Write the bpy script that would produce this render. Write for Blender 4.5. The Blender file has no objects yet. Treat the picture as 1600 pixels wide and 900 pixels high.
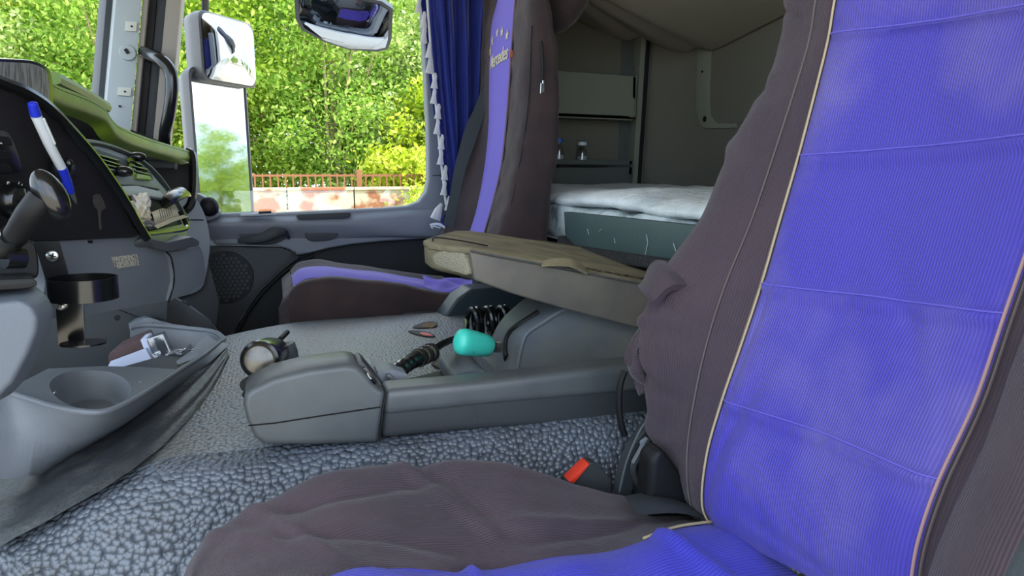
import bpy, bmesh, math, random
from mathutils import Vector, Matrix, noise
from mathutils.bvhtree import BVHTree

# ---------------------------------------------------------------- camera, sky, sun, exposure
G = 2.3                                   # camera height above the ground outside
SC = bpy.context.scene
COL = SC.collection
F = 1067.0
YAW, PITCH = math.radians(19.1), math.radians(9.6)
FWD = Vector((math.sin(YAW)*math.cos(PITCH), math.cos(YAW)*math.cos(PITCH), -math.sin(PITCH)))
RGT = Vector((math.cos(YAW), -math.sin(YAW), 0))
UP = RGT.cross(FWD)
cd = bpy.data.cameras.new('camera'); cam = bpy.data.objects.new('camera', cd); COL.objects.link(cam)
cd.sensor_width = 36; cd.lens = 36*F/1600; cd.clip_start = 0.02; cd.clip_end = 500
cam.matrix_world = Matrix.Translation((0, 0, G)) @ Matrix((RGT, UP, -FWD)).transposed().to_4x4()
SC.camera = cam
SC.view_settings.view_transform = 'Standard'; SC.view_settings.look = 'None'
SC.view_settings.gamma = 1; SC.view_settings.exposure = 0.75
w = bpy.data.worlds.new('sky'); SC.world = w; w.use_nodes = True
nt = w.node_tree; nt.nodes.clear()
wo = nt.nodes.new('ShaderNodeOutputWorld'); bg = nt.nodes.new('ShaderNodeBackground')
tc = nt.nodes.new('ShaderNodeTexCoord'); sep = nt.nodes.new('ShaderNodeSeparateXYZ')
ns = nt.nodes.new('ShaderNodeTexNoise'); ns.inputs['Scale'].default_value = 3.0; ns.inputs['Detail'].default_value = 6
rp = nt.nodes.new('ShaderNodeValToRGB'); rp.color_ramp.elements[0].position = .42; rp.color_ramp.elements[1].position = .62
rp.color_ramp.elements[0].color = (.50, .72, 1, 1); rp.color_ramp.elements[1].color = (1, 1, 1, 1)
nt.links.new(tc.outputs['Generated'], ns.inputs['Vector']); nt.links.new(ns.outputs['Fac'], rp.inputs['Fac'])
nt.links.new(rp.outputs['Color'], bg.inputs['Color']); bg.inputs['Strength'].default_value = 2.3
nt.links.new(bg.outputs[0], wo.inputs['Surface'])
sl = bpy.data.lights.new('sun', 'SUN'); sun = bpy.data.objects.new('sun', sl); COL.objects.link(sun)
sl.energy = 4.2; sl.angle = math.radians(1.0); sl.color = (1, .93, .8)
sun.rotation_euler = (-Vector((1.1, -0.75, 1.35))).to_track_quat('-Z', 'Y').to_euler()
sun.location = (5, -5, 10)

# ---------------------------------------------------------------- helpers
def P(px, py, Y=None, X=None, Z=None):
    d = FWD + RGT*((px-800)/F) + UP*((450-py)/F)
    if Y is not None: return d*(Y/d.y)
    if X is not None: return d*(X/d.x)
    return d*(Z/d.z)
def plane3(a, b, c):
    a, b, c = P(*a), P(*b), P(*c)
    return a, (b-a).cross(c-a).normalized()
def PP(pl, px, py, off=0):
    a, n = pl
    d = FWD + RGT*((px-800)/F) + UP*((450-py)/F)
    if n.dot(d) > 0: n = -n                # n faces the camera
    return d*((a+n*off).dot(n)/d.dot(n))
def nrm(pl):
    a, n = pl
    return -n if n.dot(a) > 0 else n
def cr(p0, p1, p2, p3, t):
    return 0.5*((2*p1)+(p2-p0)*t+(2*p0-5*p1+4*p2-p3)*t*t+(3*p1-p0-3*p2+p3)*t**3)
def spline(pts, k=6, closed=False):
    n = len(pts); out = []
    for i in range(n if closed else n-1):
        if closed: a, b, c, d = pts[i-1], pts[i], pts[(i+1) % n], pts[(i+2) % n]
        else: a, b, c, d = pts[max(i-1, 0)], pts[i], pts[i+1], pts[min(i+2, n-1)]
        for j in range(k): out.append(cr(a, b, c, d, j/k))
    if not closed: out.append(pts[-1].copy())
    return out
def rounded(pts, r, k=4):
    out = []; n = len(pts)
    for i in range(n):
        a, b, c = pts[i-1], pts[i], pts[(i+1) % n]
        ra = min(r, (a-b).length*.45); rc = min(r, (c-b).length*.45)
        p, q = b+(a-b).normalized()*ra, b+(c-b).normalized()*rc
        for j in range(k+1):
            t = j/k; out.append(p*(1-t)**2+b*2*t*(1-t)+q*t*t)
    return out
class MB:
    def __init__(s): s.bm = bmesh.new(); s.uv = s.bm.loops.layers.uv.new('UVMap')
    def face(s, vs):
        try: return s.bm.faces.new(vs)
        except ValueError: return None
    def poly(s, pts): s.face([s.bm.verts.new(p) for p in pts]); return s
    def prism(s, pts, off):
        off = Vector(off)
        a = [s.bm.verts.new(p) for p in pts]; b = [s.bm.verts.new(p+off) for p in pts]; n = len(a)
        s.face(a); s.face(b[::-1])
        for i in range(n): s.face([a[i], b[i], b[(i+1) % n], a[(i+1) % n]])
        return s
    def loft(s, A, B):
        a = [s.bm.verts.new(p) for p in A]; b = [s.bm.verts.new(p) for p in B]; n = len(a)
        s.face(a); s.face(b[::-1])
        for i in range(n): s.face([a[i], b[i], b[(i+1) % n], a[(i+1) % n]])
        return s
    def rings(s, R, caps=True, closed=True):
        V = [[s.bm.verts.new(p) for p in r] for r in R]
        for i in range(len(V)-1):
            n = len(V[i])
            for j in range(n if closed else n-1):
                s.face([V[i][j], V[i][(j+1) % n], V[i+1][(j+1) % n], V[i+1][j]])
        if caps and closed: s.face(V[0][::-1]); s.face(V[-1])
        return s
    def box(s, c, size, M=None):
        c = Vector(c); x, y, z = [v/2 for v in size]
        M = M or Matrix.Identity(3)
        q = [c + M @ Vector(v) for v in ((-x,-y,-z),(x,-y,-z),(x,y,-z),(-x,y,-z))]
        return s.prism(q, M @ Vector((0, 0, 2*z)))
    def tube(s, path, r, seg=10, caps=True, flat=1.0, upv=None):
        R = []; n = len(path); prev = None
        for i, p in enumerate(path):
            t = (path[min(i+1, n-1)]-path[max(i-1, 0)]).normalized()
            if prev is None:
                u = Vector(upv) if upv else (Vector((0, 0, 1)) if abs(t.z) < .9 else Vector((1, 0, 0)))
            else: u = prev
            u = (u - t*u.dot(t)).normalized(); prev = u; v = t.cross(u)
            rr = r[i] if isinstance(r, (list, tuple)) else r
            R.append([p+u*math.cos(a)*rr+v*math.sin(a)*rr*flat for a in [2*math.pi*k/seg for k in range(seg)]])
        return s.rings(R, caps)
    def lathe(s, prof, c, axis, seg=24, caps=True, sx=1.0):
        c = Vector(c); w_ = Vector(axis).normalized()
        u = w_.cross(Vector((0, 0, 1)) if abs(w_.z) < .9 else Vector((1, 0, 0))).normalized(); v = w_.cross(u)
        return s.rings([[c+w_*h+(u*math.cos(a)*sx+v*math.sin(a))*r for a in [2*math.pi*k/seg for k in range(seg)]] for r, h in prof], caps)
    def ball(s, c, rad, M=None, n=10, seg=16):
        M = M or Matrix.Identity(3); c = Vector(c)
        R = []
        for i in range(n+1):
            th = math.pi*(i/n)*.998+.003
            R.append([c+M @ Vector((rad[0]*math.sin(th)*math.cos(a), rad[1]*math.sin(th)*math.sin(a), rad[2]*math.cos(th))) for a in [2*math.pi*k/seg for k in range(seg)]])
        return s.rings(R)
    def patch(s, rows, kr=6, kc=6, disp=None, thick=None, uvs=1.0):
        rr = [spline(r, kc) for r in rows]
        cols = list(zip(*rr)); cols = [spline(list(c), kr) for c in cols]
        N, Mn = len(cols[0]), len(cols)
        g = [[cols[j][i] for j in range(Mn)] for i in range(N)]
        def nor(g, i, j):
            a = g[min(i+1, N-1)][j]-g[max(i-1, 0)][j]; b = g[i][min(j+1, Mn-1)]-g[i][max(j-1, 0)]
            n = b.cross(a)
            return n.normalized() if n.length > 1e-9 else Vector((0, 0, 1))
        nn = [[nor(g, i, j) for j in range(Mn)] for i in range(N)]
        if disp:
            g = [[g[i][j]+nn[i][j]*disp(j/(Mn-1), i/(N-1), g[i][j]) for j in range(Mn)] for i in range(N)]
        s.grid, s.nor = g, nn
        V = [[s.bm.verts.new(p) for p in r] for r in g]
        mi = N//2; mj = Mn//2
        cu = [0]; [cu.append(cu[-1]+(g[mi][j+1]-g[mi][j]).length) for j in range(Mn-1)]
        cv = [0]; [cv.append(cv[-1]+(g[i+1][mj]-g[i][mj]).length) for i in range(N-1)]
        for i in range(N-1):
            for j in range(Mn-1):
                f = s.face([V[i][j], V[i][j+1], V[i+1][j+1], V[i+1][j]])
                if f:
                    for l, (a, b) in zip(f.loops, ((i, j), (i, j+1), (i+1, j+1), (i+1, j))):
                        l[s.uv].uv = (cu[b]*uvs, cv[a]*uvs)
        if thick:
            W = [[s.bm.verts.new(g[i][j]-nn[i][j]*thick) for j in range(Mn)] for i in range(N)]
            for i in range(N-1):
                for j in range(Mn-1): s.face([W[i+1][j], W[i+1][j+1], W[i][j+1], W[i][j]])
            for j in range(Mn-1):
                s.face([V[0][j+1], V[0][j], W[0][j], W[0][j+1]]); s.face([V[-1][j], V[-1][j+1], W[-1][j+1], W[-1][j]])
            for i in range(N-1):
                s.face([V[i][0], V[i+1][0], W[i+1][0], W[i][0]]); s.face([V[i+1][-1], V[i][-1], W[i][-1], W[i+1][-1]])
        return s
    def holed(s, outer, holes, off=None):
        es = []
        for loop in [outer]+holes:
            vs = [s.bm.verts.new(p) for p in loop]
            es += [s.bm.edges.new((vs[i], vs[(i+1) % len(vs)])) for i in range(len(vs))]
        r = bmesh.ops.triangle_fill(s.bm, use_beauty=True, use_dissolve=False, edges=es)
        if off:
            fs = [f for f in r['geom'] if isinstance(f, bmesh.types.BMFace)]
            e = bmesh.ops.extrude_face_region(s.bm, geom=fs)
            bmesh.ops.translate(s.bm, vec=Vector(off), verts=[v for v in e['geom'] if isinstance(v, bmesh.types.BMVert)])
            bmesh.ops.delete(s.bm, geom=[], context='FACES')
        return s
    def build(s, name, mat, parent=None, bevel=0, seg=2, ang=35, bang=30, recalc=True):
        bm = s.bm
        if recalc: bmesh.ops.recalc_face_normals(bm, faces=bm.faces)
        if bevel:
            es = [e for e in bm.edges if len(e.link_faces) == 2 and e.calc_face_angle(0) > math.radians(bang)]
            if es: bmesh.ops.bevel(bm, geom=es, offset=bevel, segments=seg, affect='EDGES', profile=.6, clamp_overlap=True)
        me = bpy.data.meshes.new(name); bm.to_mesh(me); bm.free()
        me.materials.append(mat)
        for p in me.polygons: p.use_smooth = True
        me.set_sharp_from_angle(angle=math.radians(ang))
        o = bpy.data.objects.new(name, me); COL.objects.link(o)
        if parent is not None:
            me.transform(Matrix.Translation(-ROOT[parent.name])); o.parent = parent; ROOT[o.name] = ROOT[parent.name]
        else:
            c = Vector((sum((v.co.x for v in me.vertices))/len(me.vertices), sum((v.co.y for v in me.vertices))/len(me.vertices), min(v.co.z for v in me.vertices)))
            me.transform(Matrix.Translation(-c)); o.location = c; ROOT[o.name] = c
        return o
ROOT = {}
def tag(o, label=None, cat=None, group=None, kind=None):
    if label: o['label'] = label
    if cat: o['category'] = cat
    if group: o['group'] = group
    if kind: o['kind'] = kind
    return o
def thing(name, label, cat, loc, group=None, kind=None):
    o = bpy.data.objects.new(name, None); COL.objects.link(o); o.empty_display_size = .05
    o.location = loc; ROOT[o.name] = Vector(loc)
    return tag(o, label, cat, group, kind)
def copy_tree(o, parent=None):
    c = o.copy(); COL.objects.link(c); ROOT[c.name] = ROOT[o.name]
    if parent is not None: c.parent = parent
    for ch in list(o.children): copy_tree(ch, c)
    return c
def text(name, body, size, depth, M, mat, parent, shear=0, conform=None, off=.0006):
    cu = bpy.data.curves.new(name, 'FONT'); cu.body = body; cu.size = size; cu.extrude = depth; cu.shear = shear
    cu.align_x = 'CENTER'; cu.align_y = 'CENTER'; cu.offset = size*.012; cu.resolution_u = 3
    t = bpy.data.objects.new(name+'_tmp', cu); COL.objects.link(t)
    bpy.context.view_layer.update()
    me = bpy.data.meshes.new_from_object(t.evaluated_get(bpy.context.evaluated_depsgraph_get()))
    bpy.data.objects.remove(t); bpy.data.curves.remove(cu)
    me.transform(M)
    if conform:
        bvh, d = conform
        for v in me.vertices:
            h = bvh.ray_cast(v.co - d*.3, d)
            if h[0]: v.co = h[0] - d*off*(1+ (1 if (v.co-M.translation).dot(d) < 0 else 0))
    me.name = name; me.materials.clear(); me.materials.append(mat)
    o = bpy.data.objects.new(name, me); COL.objects.link(o)
    me.transform(Matrix.Translation(-ROOT[parent.name])); o.parent = parent; ROOT[o.name] = ROOT[parent.name]
    return o

# ---------------------------------------------------------------- materials
def srgb(c):
    return tuple(((v/255)/12.92 if v/255 <= .04045 else ((v/255+.055)/1.055)**2.4) for v in c)+(1,)
MATS = {}
def M(name, col, rough=.5, bump=None, var=None, metal=0, spec=.5, sheen=0, coat=0, alpha=None, trans=0, rib=None, ior=1.5, blotch=None):
    m = bpy.data.materials.new(name); m.use_nodes = True; t = m.node_tree; b = t.nodes['Principled BSDF']
    b.inputs['Base Color'].default_value = srgb(col); b.inputs['Roughness'].default_value = rough
    b.inputs['Metallic'].default_value = metal; b.inputs['Specular IOR Level'].default_value = spec
    b.inputs['IOR'].default_value = ior
    if sheen: b.inputs['Sheen Weight'].default_value = sheen; b.inputs['Sheen Roughness'].default_value = .4
    if coat: b.inputs['Coat Weight'].default_value = coat; b.inputs['Coat Roughness'].default_value = .1
    if trans: b.inputs['Transmission Weight'].default_value = trans
    if alpha is not None: b.inputs['Alpha'].default_value = alpha
    N = t.nodes.new; L = t.links.new
    tc = N('ShaderNodeTexCoord'); co = tc.outputs['Object']
    csock = None
    if var:                                # (colour2, scale, lo, hi)
        n = N('ShaderNodeTexNoise'); n.inputs['Scale'].default_value = var[1]; n.inputs['Detail'].default_value = 5
        L(co, n.inputs['Vector'])
        r = N('ShaderNodeMapRange'); r.inputs['From Min'].default_value = var[2]; r.inputs['From Max'].default_value = var[3]
        L(n.outputs['Fac'], r.inputs['Value'])
        mx = N('ShaderNodeMix'); mx.data_type = 'RGBA'; L(r.outputs[0], mx.inputs['Factor'])
        mx.inputs['A'].default_value = srgb(col); mx.inputs['B'].default_value = srgb(var[0]); csock = mx.outputs['Result']
    hs = None
    def add(s1, s2):
        if s1 is None: return s2
        a = N('ShaderNodeMath'); a.operation = 'ADD'; L(s1, a.inputs[0]); L(s2, a.inputs[1]); return a.outputs[0]
    def mul(s1, k):
        a = N('ShaderNodeMath'); a.operation = 'MULTIPLY'; L(s1, a.inputs[0]); a.inputs[1].default_value = k; return a.outputs[0]
    if rib:                                # (period m, depth m, axis 0/1)
        sp = N('ShaderNodeSeparateXYZ'); L(tc.outputs['UV'], sp.inputs[0])
        n = N('ShaderNodeTexNoise'); n.inputs['Scale'].default_value = 9; n.inputs['Detail'].default_value = 1; L(tc.outputs['UV'], n.inputs['Vector'])
        q = add(sp.outputs[rib[2]], mul(n.outputs['Fac'], .004))
        a = N('ShaderNodeMath'); a.operation = 'SINE'; L(mul(q, 2*math.pi/rib[0]), a.inputs[0])
        hs = mul(a.outputs[0], rib[1])
        r = N('ShaderNodeMapRange'); r.inputs['From Min'].default_value = -1; r.inputs['From Max'].default_value = 1
        r.inputs['To Min'].default_value = .80; r.inputs['To Max'].default_value = 1.05; L(a.outputs[0], r.inputs['Value'])
        mm = N('ShaderNodeMix'); mm.data_type = 'RGBA'; mm.blend_type = 'MULTIPLY'; mm.inputs['Factor'].default_value = 1
        if csock: L(csock, mm.inputs['A'])
        else: mm.inputs['A'].default_value = srgb(col)
        cc = N('ShaderNodeCombineColor'); [L(r.outputs[0], cc.inputs[i]) for i in range(3)]
        L(cc.outputs[0], mm.inputs['B']); csock = mm.outputs['Result']
    for bp in ([bump] if bump and isinstance(bump[0], str) else (bump or [])):
        kind, sc, h = bp
        if kind == 'noise':
            n = N('ShaderNodeTexNoise'); n.inputs['Scale'].default_value = sc; n.inputs['Detail'].default_value = 3
            L(co, n.inputs['Vector']); hs = add(hs, mul(n.outputs['Fac'], h))
        elif kind == 'pebble':
            n = N('ShaderNodeTexVoronoi'); n.feature = 'SMOOTH_F1'; n.inputs['Smoothness'].default_value = .25; n.inputs['Scale'].default_value = sc
            L(co, n.inputs['Vector']); hs = add(hs, mul(n.outputs['Distance'], -h))
        elif kind == 'cells':
            n = N('ShaderNodeTexVoronoi'); n.feature = 'F1'; n.inputs['Scale'].default_value = sc; n.inputs['Randomness'].default_value = .75
            L(co, n.inputs['Vector']); r = N('ShaderNodeMath'); r.operation = 'POWER'; r.inputs[1].default_value = 2
            L(n.outputs['Distance'], r.inputs[0]); hs = add(hs, mul(r.outputs[0], -h))
            r = N('ShaderNodeMapRange'); r.inputs['From Min'].default_value = .35; r.inputs['From Max'].default_value = .75; r.inputs['To Min'].default_value = 1; r.inputs['To Max'].default_value = .62
            L(n.outputs['Distance'], r.inputs['Value']); mm = N('ShaderNodeMix'); mm.data_type = 'RGBA'; mm.blend_type = 'MULTIPLY'; mm.inputs['Factor'].default_value = 1
            if csock: L(csock, mm.inputs['A'])
            else: mm.inputs['A'].default_value = srgb(col)
            cc = N('ShaderNodeCombineColor'); [L(r.outputs[0], cc.inputs[i]) for i in range(3)]
            L(cc.outputs[0], mm.inputs['B']); csock = mm.outputs['Result']
        elif kind == 'grain':
            n = N('ShaderNodeTexVoronoi'); n.feature = 'DISTANCE_TO_EDGE'; n.inputs['Scale'].default_value = sc
            L(co, n.inputs['Vector']); c = N('ShaderNodeMath'); c.operation = 'MINIMUM'; c.inputs[1].default_value = .12
            L(n.outputs['Distance'], c.inputs[0]); hs = add(hs, mul(c.outputs[0], h*8))
    if hs:
        bn = N('ShaderNodeBump'); bn.inputs['Distance'].default_value = 1.0; bn.inputs['Strength'].default_value = 1
        L(hs, bn.inputs['Height']); L(bn.outputs[0], b.inputs['Normal'])
    if csock: L(csock, b.inputs['Base Color'])
    MATS[name] = m
    return m
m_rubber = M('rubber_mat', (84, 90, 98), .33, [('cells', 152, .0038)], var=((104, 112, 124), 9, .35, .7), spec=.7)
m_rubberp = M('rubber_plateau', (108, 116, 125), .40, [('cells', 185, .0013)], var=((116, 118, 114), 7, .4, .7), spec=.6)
m_grey = M('dash_grey', (124, 130, 138), .5, ('grain', 600, .00008), var=((112, 117, 124), 6, .4, .7))
m_shroud = M('shroud_grey', (98, 105, 114), .45, ('grain', 600, .00008))
m_bandr = M('rubber_band', (46, 49, 53), .5, [('noise', 160, .0015)], var=((66, 68, 68), 40, .45, .7))
m_pipen = M('piping_pink', (176, 140, 136), .8)
m_door = M('door_grey', (122, 127, 136), .55, ('grain', 500, .00006))
m_doordk = M('door_dark', (52, 56, 60), .6, ('grain', 500, .00006))
m_speaker = M('speaker_cloth', (44, 47, 50), .8, ('grain', 260, .0004))
m_pillar = M('pillar_grey', (176, 184, 188), .55, ('noise', 500, .0001))
m_beige = M('pillar_beige', (168, 160, 148), .6)
m_black = M('matte_black', (17, 17, 18), .6, spec=.35)
m_blackp = M('panel_black', (25, 24, 24), .55, ('grain', 900, .00005), var=((36, 34, 32), 25, .55, .75))
m_gloss = M('gloss_black', (18, 19, 20), .2, spec=.7)
m_cons = M('console_plastic', (78, 82, 84), .42, ('noise', 900, .00012), var=((90, 93, 92), 14, .4, .7), spec=.6)
m_consdk = M('console_plastic_dark', (58, 61, 63), .45, ('noise', 900, .0001), spec=.5)
m_house = M('housing_plastic', (92, 98, 104), .5, ('grain', 330, .00022), var=((112, 113, 106), 10, .4, .7))
m_greenrefl = M('green_reflection', (124, 152, 48), .42, var=((100, 128, 34), 8, .4, .65), spec=.5)  # foliage reflected in the shiny dash edges, painted in as green
m_ofab = M('dark_corduroy', (76, 62, 68), .9, [('noise', 30, .003)], var=((68, 56, 64), 9, .4, .65), rib=(.0026, .0002, 0), sheen=.15)
m_ofabh = M('dark_corduroy_cross', (78, 63, 70), .9, [('noise', 30, .003)], var=((66, 55, 62), 9, .4, .65), rib=(.0026, .0002, 1), sheen=.15)
m_blue = M('blue_corduroy', (78, 69, 178), .85, [('noise', 22, .003)], var=((120, 110, 180), 6, .45, .72), rib=(.0028, .00022, 0), sheen=.12)
m_blueh = M('blue_corduroy_cross', (66, 64, 190), .85, [('noise', 22, .003)], var=((88, 86, 194), 6, .4, .7), rib=(.0028, .00025, 1), sheen=.12)
m_pipe = M('cream_piping', (188, 170, 134), .8)
m_stitch = M('stitching', (104, 92, 90), .9)
m_pdark = M('passenger_fabric', (52, 40, 42), .85, ('noise', 40, .002), var=((66, 50, 48), 12, .4, .7), sheen=.15)
m_pblue = M('passenger_blue', (104, 88, 196), .85, ('noise', 300, .0004), sheen=.2)
m_curtain = M('curtain_blue', (19, 38, 122), .7, ('noise', 700, .0002), sheen=.3)
m_tassel = M('tassel_white', (215, 215, 212), .9, ('noise', 400, .002))
m_belt = M('belt_webbing', (44, 50, 50), .7, ('noise', 900, .0002))
m_white = M('white_plastic', (225, 232, 235), .35)
m_quilt = M('quilt', (236, 240, 240), .85, [('noise', 90, .002), ('noise', 30, .007)], var=((206, 214, 216), 8, .4, .7))
m_matt = M('mattress', (214, 222, 222), .85, [('noise', 90, .003), ('noise', 30, .01)], var=((130, 140, 138), 16, .45, .7))
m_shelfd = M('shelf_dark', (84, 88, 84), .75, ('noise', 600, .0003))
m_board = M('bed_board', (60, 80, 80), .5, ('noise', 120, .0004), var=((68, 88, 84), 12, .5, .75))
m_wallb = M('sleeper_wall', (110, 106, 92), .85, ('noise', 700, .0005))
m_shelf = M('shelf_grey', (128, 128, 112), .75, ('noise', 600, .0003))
m_roof = M('headliner', (150, 142, 126), .9, ('noise', 500, .0004))
m_carpet = M('carpet', (40, 42, 44), .95, ('noise', 300, .006), var=((62, 60, 54), 180, .5, .7))
m_tan = M('worn_tan', (142, 130, 100), .8, [('noise', 260, .0016)], var=((110, 102, 80), 18, .35, .65))
m_beam = M('beam_side', (88, 84, 80), .45, ('noise', 300, .0002), var=((116, 110, 98), 10, .4, .7))
m_beamtx = M('beam_pebble', (150, 142, 122), .5, ('pebble', 420, .0012))
m_teal = M('teal_plastic', (64, 204, 182), .35, ('noise', 60, .0006), spec=.6)
m_chrome = M('worn_metal', (100, 94, 80), .22, spec=.9, var=((70, 64, 54), 60, .4, .6))
m_steel = M('screw_steel', (190, 190, 185), .3, metal=1)
m_red = M('buckle_red', (226, 62, 40), .4)
m_pink = M('buckle_pink', (220, 110, 105), .4)
m_paper = M('paper', (226, 222, 210), .8, ('noise', 200, .0004))
m_cream = M('receipt_cream', (206, 196, 170), .8)
m_lav = M('paper_lavender', (206, 214, 240), .7)
m_brown = M('brown_card', (82, 60, 62), .6)
m_foil = M('foil', (170, 172, 178), .25, ('noise', 120, .004), metal=.8)
m_foam = M('foam_pad', (214, 214, 204), .9)
m_print = M('print_black', (30, 30, 30), .8)
m_printw = M('print_white', (210, 210, 205), .6)
m_penblue = M('pen_blue', (36, 52, 190), .3)
m_hole = M('hole_brown', (110, 84, 40), .7, ('noise', 200, .002))
m_sheet = M('tablet_screen', (128, 130, 132), .3)
m_mirror = M('mirror_glass', (186, 190, 198), .03, metal=1)
m_mdk = M('mirror_housing', (96, 96, 98), .5)
m_trunk = M('bark', (150, 132, 104), .9, ('noise', 20, .02))
m_rust = M('rusty_iron', (128, 84, 54), .8)
m_wall = M('concrete', (190, 178, 150), .9, ('noise', 9, .01), var=((150, 96, 66), 1.6, .52, .6))
m_ground = M('gravel', (205, 192, 168), .95, ('noise', 20, .01), var=((180, 168, 144), 3, .4, .7))
m_grass = M('grass', (70, 100, 40), .95, ('noise', 12, .05))
m_bodyw = M('cab_paint', (225, 226, 224), .25, coat=.5)
def glass(name, rough=0, tint=(1, 1, 1), refl=.08):
    m = bpy.data.materials.new(name); m.use_nodes = True; t = m.node_tree; t.nodes.clear()
    o = t.nodes.new('ShaderNodeOutputMaterial'); a = t.nodes.new('ShaderNodeBsdfTransparent'); g = t.nodes.new('ShaderNodeBsdfGlossy')
    a.inputs[0].default_value = (*tint, 1); g.inputs['Roughness'].default_value = rough
    mx = t.nodes.new('ShaderNodeMixShader'); mx.inputs[0].default_value = refl
    t.links.new(a.outputs[0], mx.inputs[1]); t.links.new(g.outputs[0], mx.inputs[2]); t.links.new(mx.outputs[0], o.inputs[0])
    return m
m_glass = glass('window_glass', 0, (.95, .97, .96), .06)
m_clear = glass('clear_plastic', .15, (.8, .82, .85), .25)
def leafmat(name, c1, c2, c3):
    m = bpy.data.materials.new(name); m.use_nodes = True; t = m.node_tree; t.nodes.clear(); N = t.nodes.new; L = t.links.new
    o = N('ShaderNodeOutputMaterial'); d = N('ShaderNodeBsdfDiffuse'); tr = N('ShaderNodeBsdfTranslucent'); mx = N('ShaderNodeMixShader'); mx.inputs[0].default_value = .45
    gi = N('ShaderNodeNewGeometry'); r = N('ShaderNodeValToRGB')
    r.color_ramp.elements[0].color = srgb(c1); r.color_ramp.elements[1].color = srgb(c3); e = r.color_ramp.elements.new(.55); e.color = srgb(c2)
    L(gi.outputs['Random Per Island'], r.inputs[0]); L(r.outputs[0], d.inputs[0]); L(r.outputs[0], tr.inputs[0])
    L(d.outputs[0], mx.inputs[1]); L(tr.outputs[0], mx.inputs[2]); L(mx.outputs[0], o.inputs[0])
    return m
m_leaf = [leafmat('leaves_green', (120, 156, 50), (172, 200, 70), (226, 236, 130)),
          leafmat('leaves_yellow', (150, 176, 44), (200, 214, 64), (232, 236, 120)),
          leafmat('leaves_dark', (96, 136, 56), (146, 182, 72), (200, 220, 120)),
          leafmat('leaves_pale', (150, 180, 90), (200, 218, 130), (238, 244, 200))]
V = Vector
def PX(l, **k): return [P(a, b, **k) for a, b in l]
def PPX(pl, l, off=0): return [PP(pl, a, b, off) for a, b in l]
def struct(o): o['kind'] = 'structure'; return o

# ---------------------------------------------------------------- outside: ground, wall, fence, trees
b = MB(); b.poly([V((-60, 1.0, -G)), V((60, 1.0, -G)), V((60, 60, -G)), V((-60, 60, -G))]); b.poly([V((-60, -40, -G)), V((60, -40, -G)), V((60, 1.0, -G)), V((-60, 1.0, -G))])
struct(b.build('ground', m_ground))
WY = 17.0
wt = P(500, 297, Y=WY).z; ft = P(500, 271, Y=WY).z
fw = thing('boundary_wall', 'weathered concrete boundary wall beyond the passenger window, under the rusty fence', 'wall', (2, WY+.2, -G))
x = -9.0; k = 0
random.seed(5)
while x < 13:
    wd = 1.55
    MB().box((x+wd/2, WY+.2+random.uniform(-.02, .02), (wt-G)/2), (wd-.03, .3, wt+G)).build('wall_panel', m_wall, fw, bevel=.02)
    MB().box((x+wd/2, WY+.2, wt+.03), (wd-.02, .42, .07)).build('coping', m_wall, fw, bevel=.015)
    x += wd
fe = thing('iron_fence', 'rusty iron railing along the top of the concrete boundary wall', 'fence', (2, WY+.2, wt+.06))
bar = None
x = -6.0
while x < 10:
    if bar is None:
        bar = MB().box((x, WY+.2, (wt+.06+ft)/2), (.035, .035, ft-wt-.06)).build('bar', m_rust, fe); bx0 = x
    else:
        o = bar.copy(); COL.objects.link(o); o.location.x = x-bx0
    x += .17
MB().box((2, WY+.2, ft-.05), (16.2, .04, .05)).build('rail', m_rust, fe)
for x in (-4, -.8, 2.0, 4.8, 8): MB().box((x, WY+.2, (wt+ft)/2+.06), (.13, .1, ft-wt+.06)).build('post', m_rust, fe, bevel=.01)

def leaf(b, c, s, rnd):
    d = V((rnd.gauss(0, 1), rnd.gauss(0, 1), rnd.gauss(0, 1))).normalized(); e = d.orthogonal().normalized()
    e = Matrix.Rotation(rnd.uniform(0, 6.3), 3, d) @ e; f = d.cross(e)
    return [c-e*s, c+f*s*.5, c+e*s, c-f*s*.5]
def foliage(seed, R, n, nc, s, ctr, solid=1.0, cl=None):
    rnd = random.Random(seed); vs = []; cs = []
    for i in range(nc):
        while True:
            q = V((rnd.uniform(-1, 1), rnd.uniform(-1, 1), rnd.uniform(-1, 1)))
            if .25 < q.length < 1: break
        cs.append(V((q.x*R[0], q.y*R[1], q.z*R[2]))+ctr)
    cr_ = cl or min(R)*.33
    for i in range(n):
        c = rnd.choice(cs); q = V((rnd.gauss(0, 1), rnd.gauss(0, 1), rnd.gauss(0, .7)))*cr_*.5
        vs += leaf(None, c+q, s*rnd.uniform(.6, 1.4), rnd)
    return vs, cs
def mesh_quads(name, vs, mat):
    me = bpy.data.meshes.new(name); me.from_pydata(vs, [], [(i, i+1, i+2, i+3) for i in range(0, len(vs), 4)]); me.materials.append(mat); return me
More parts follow.
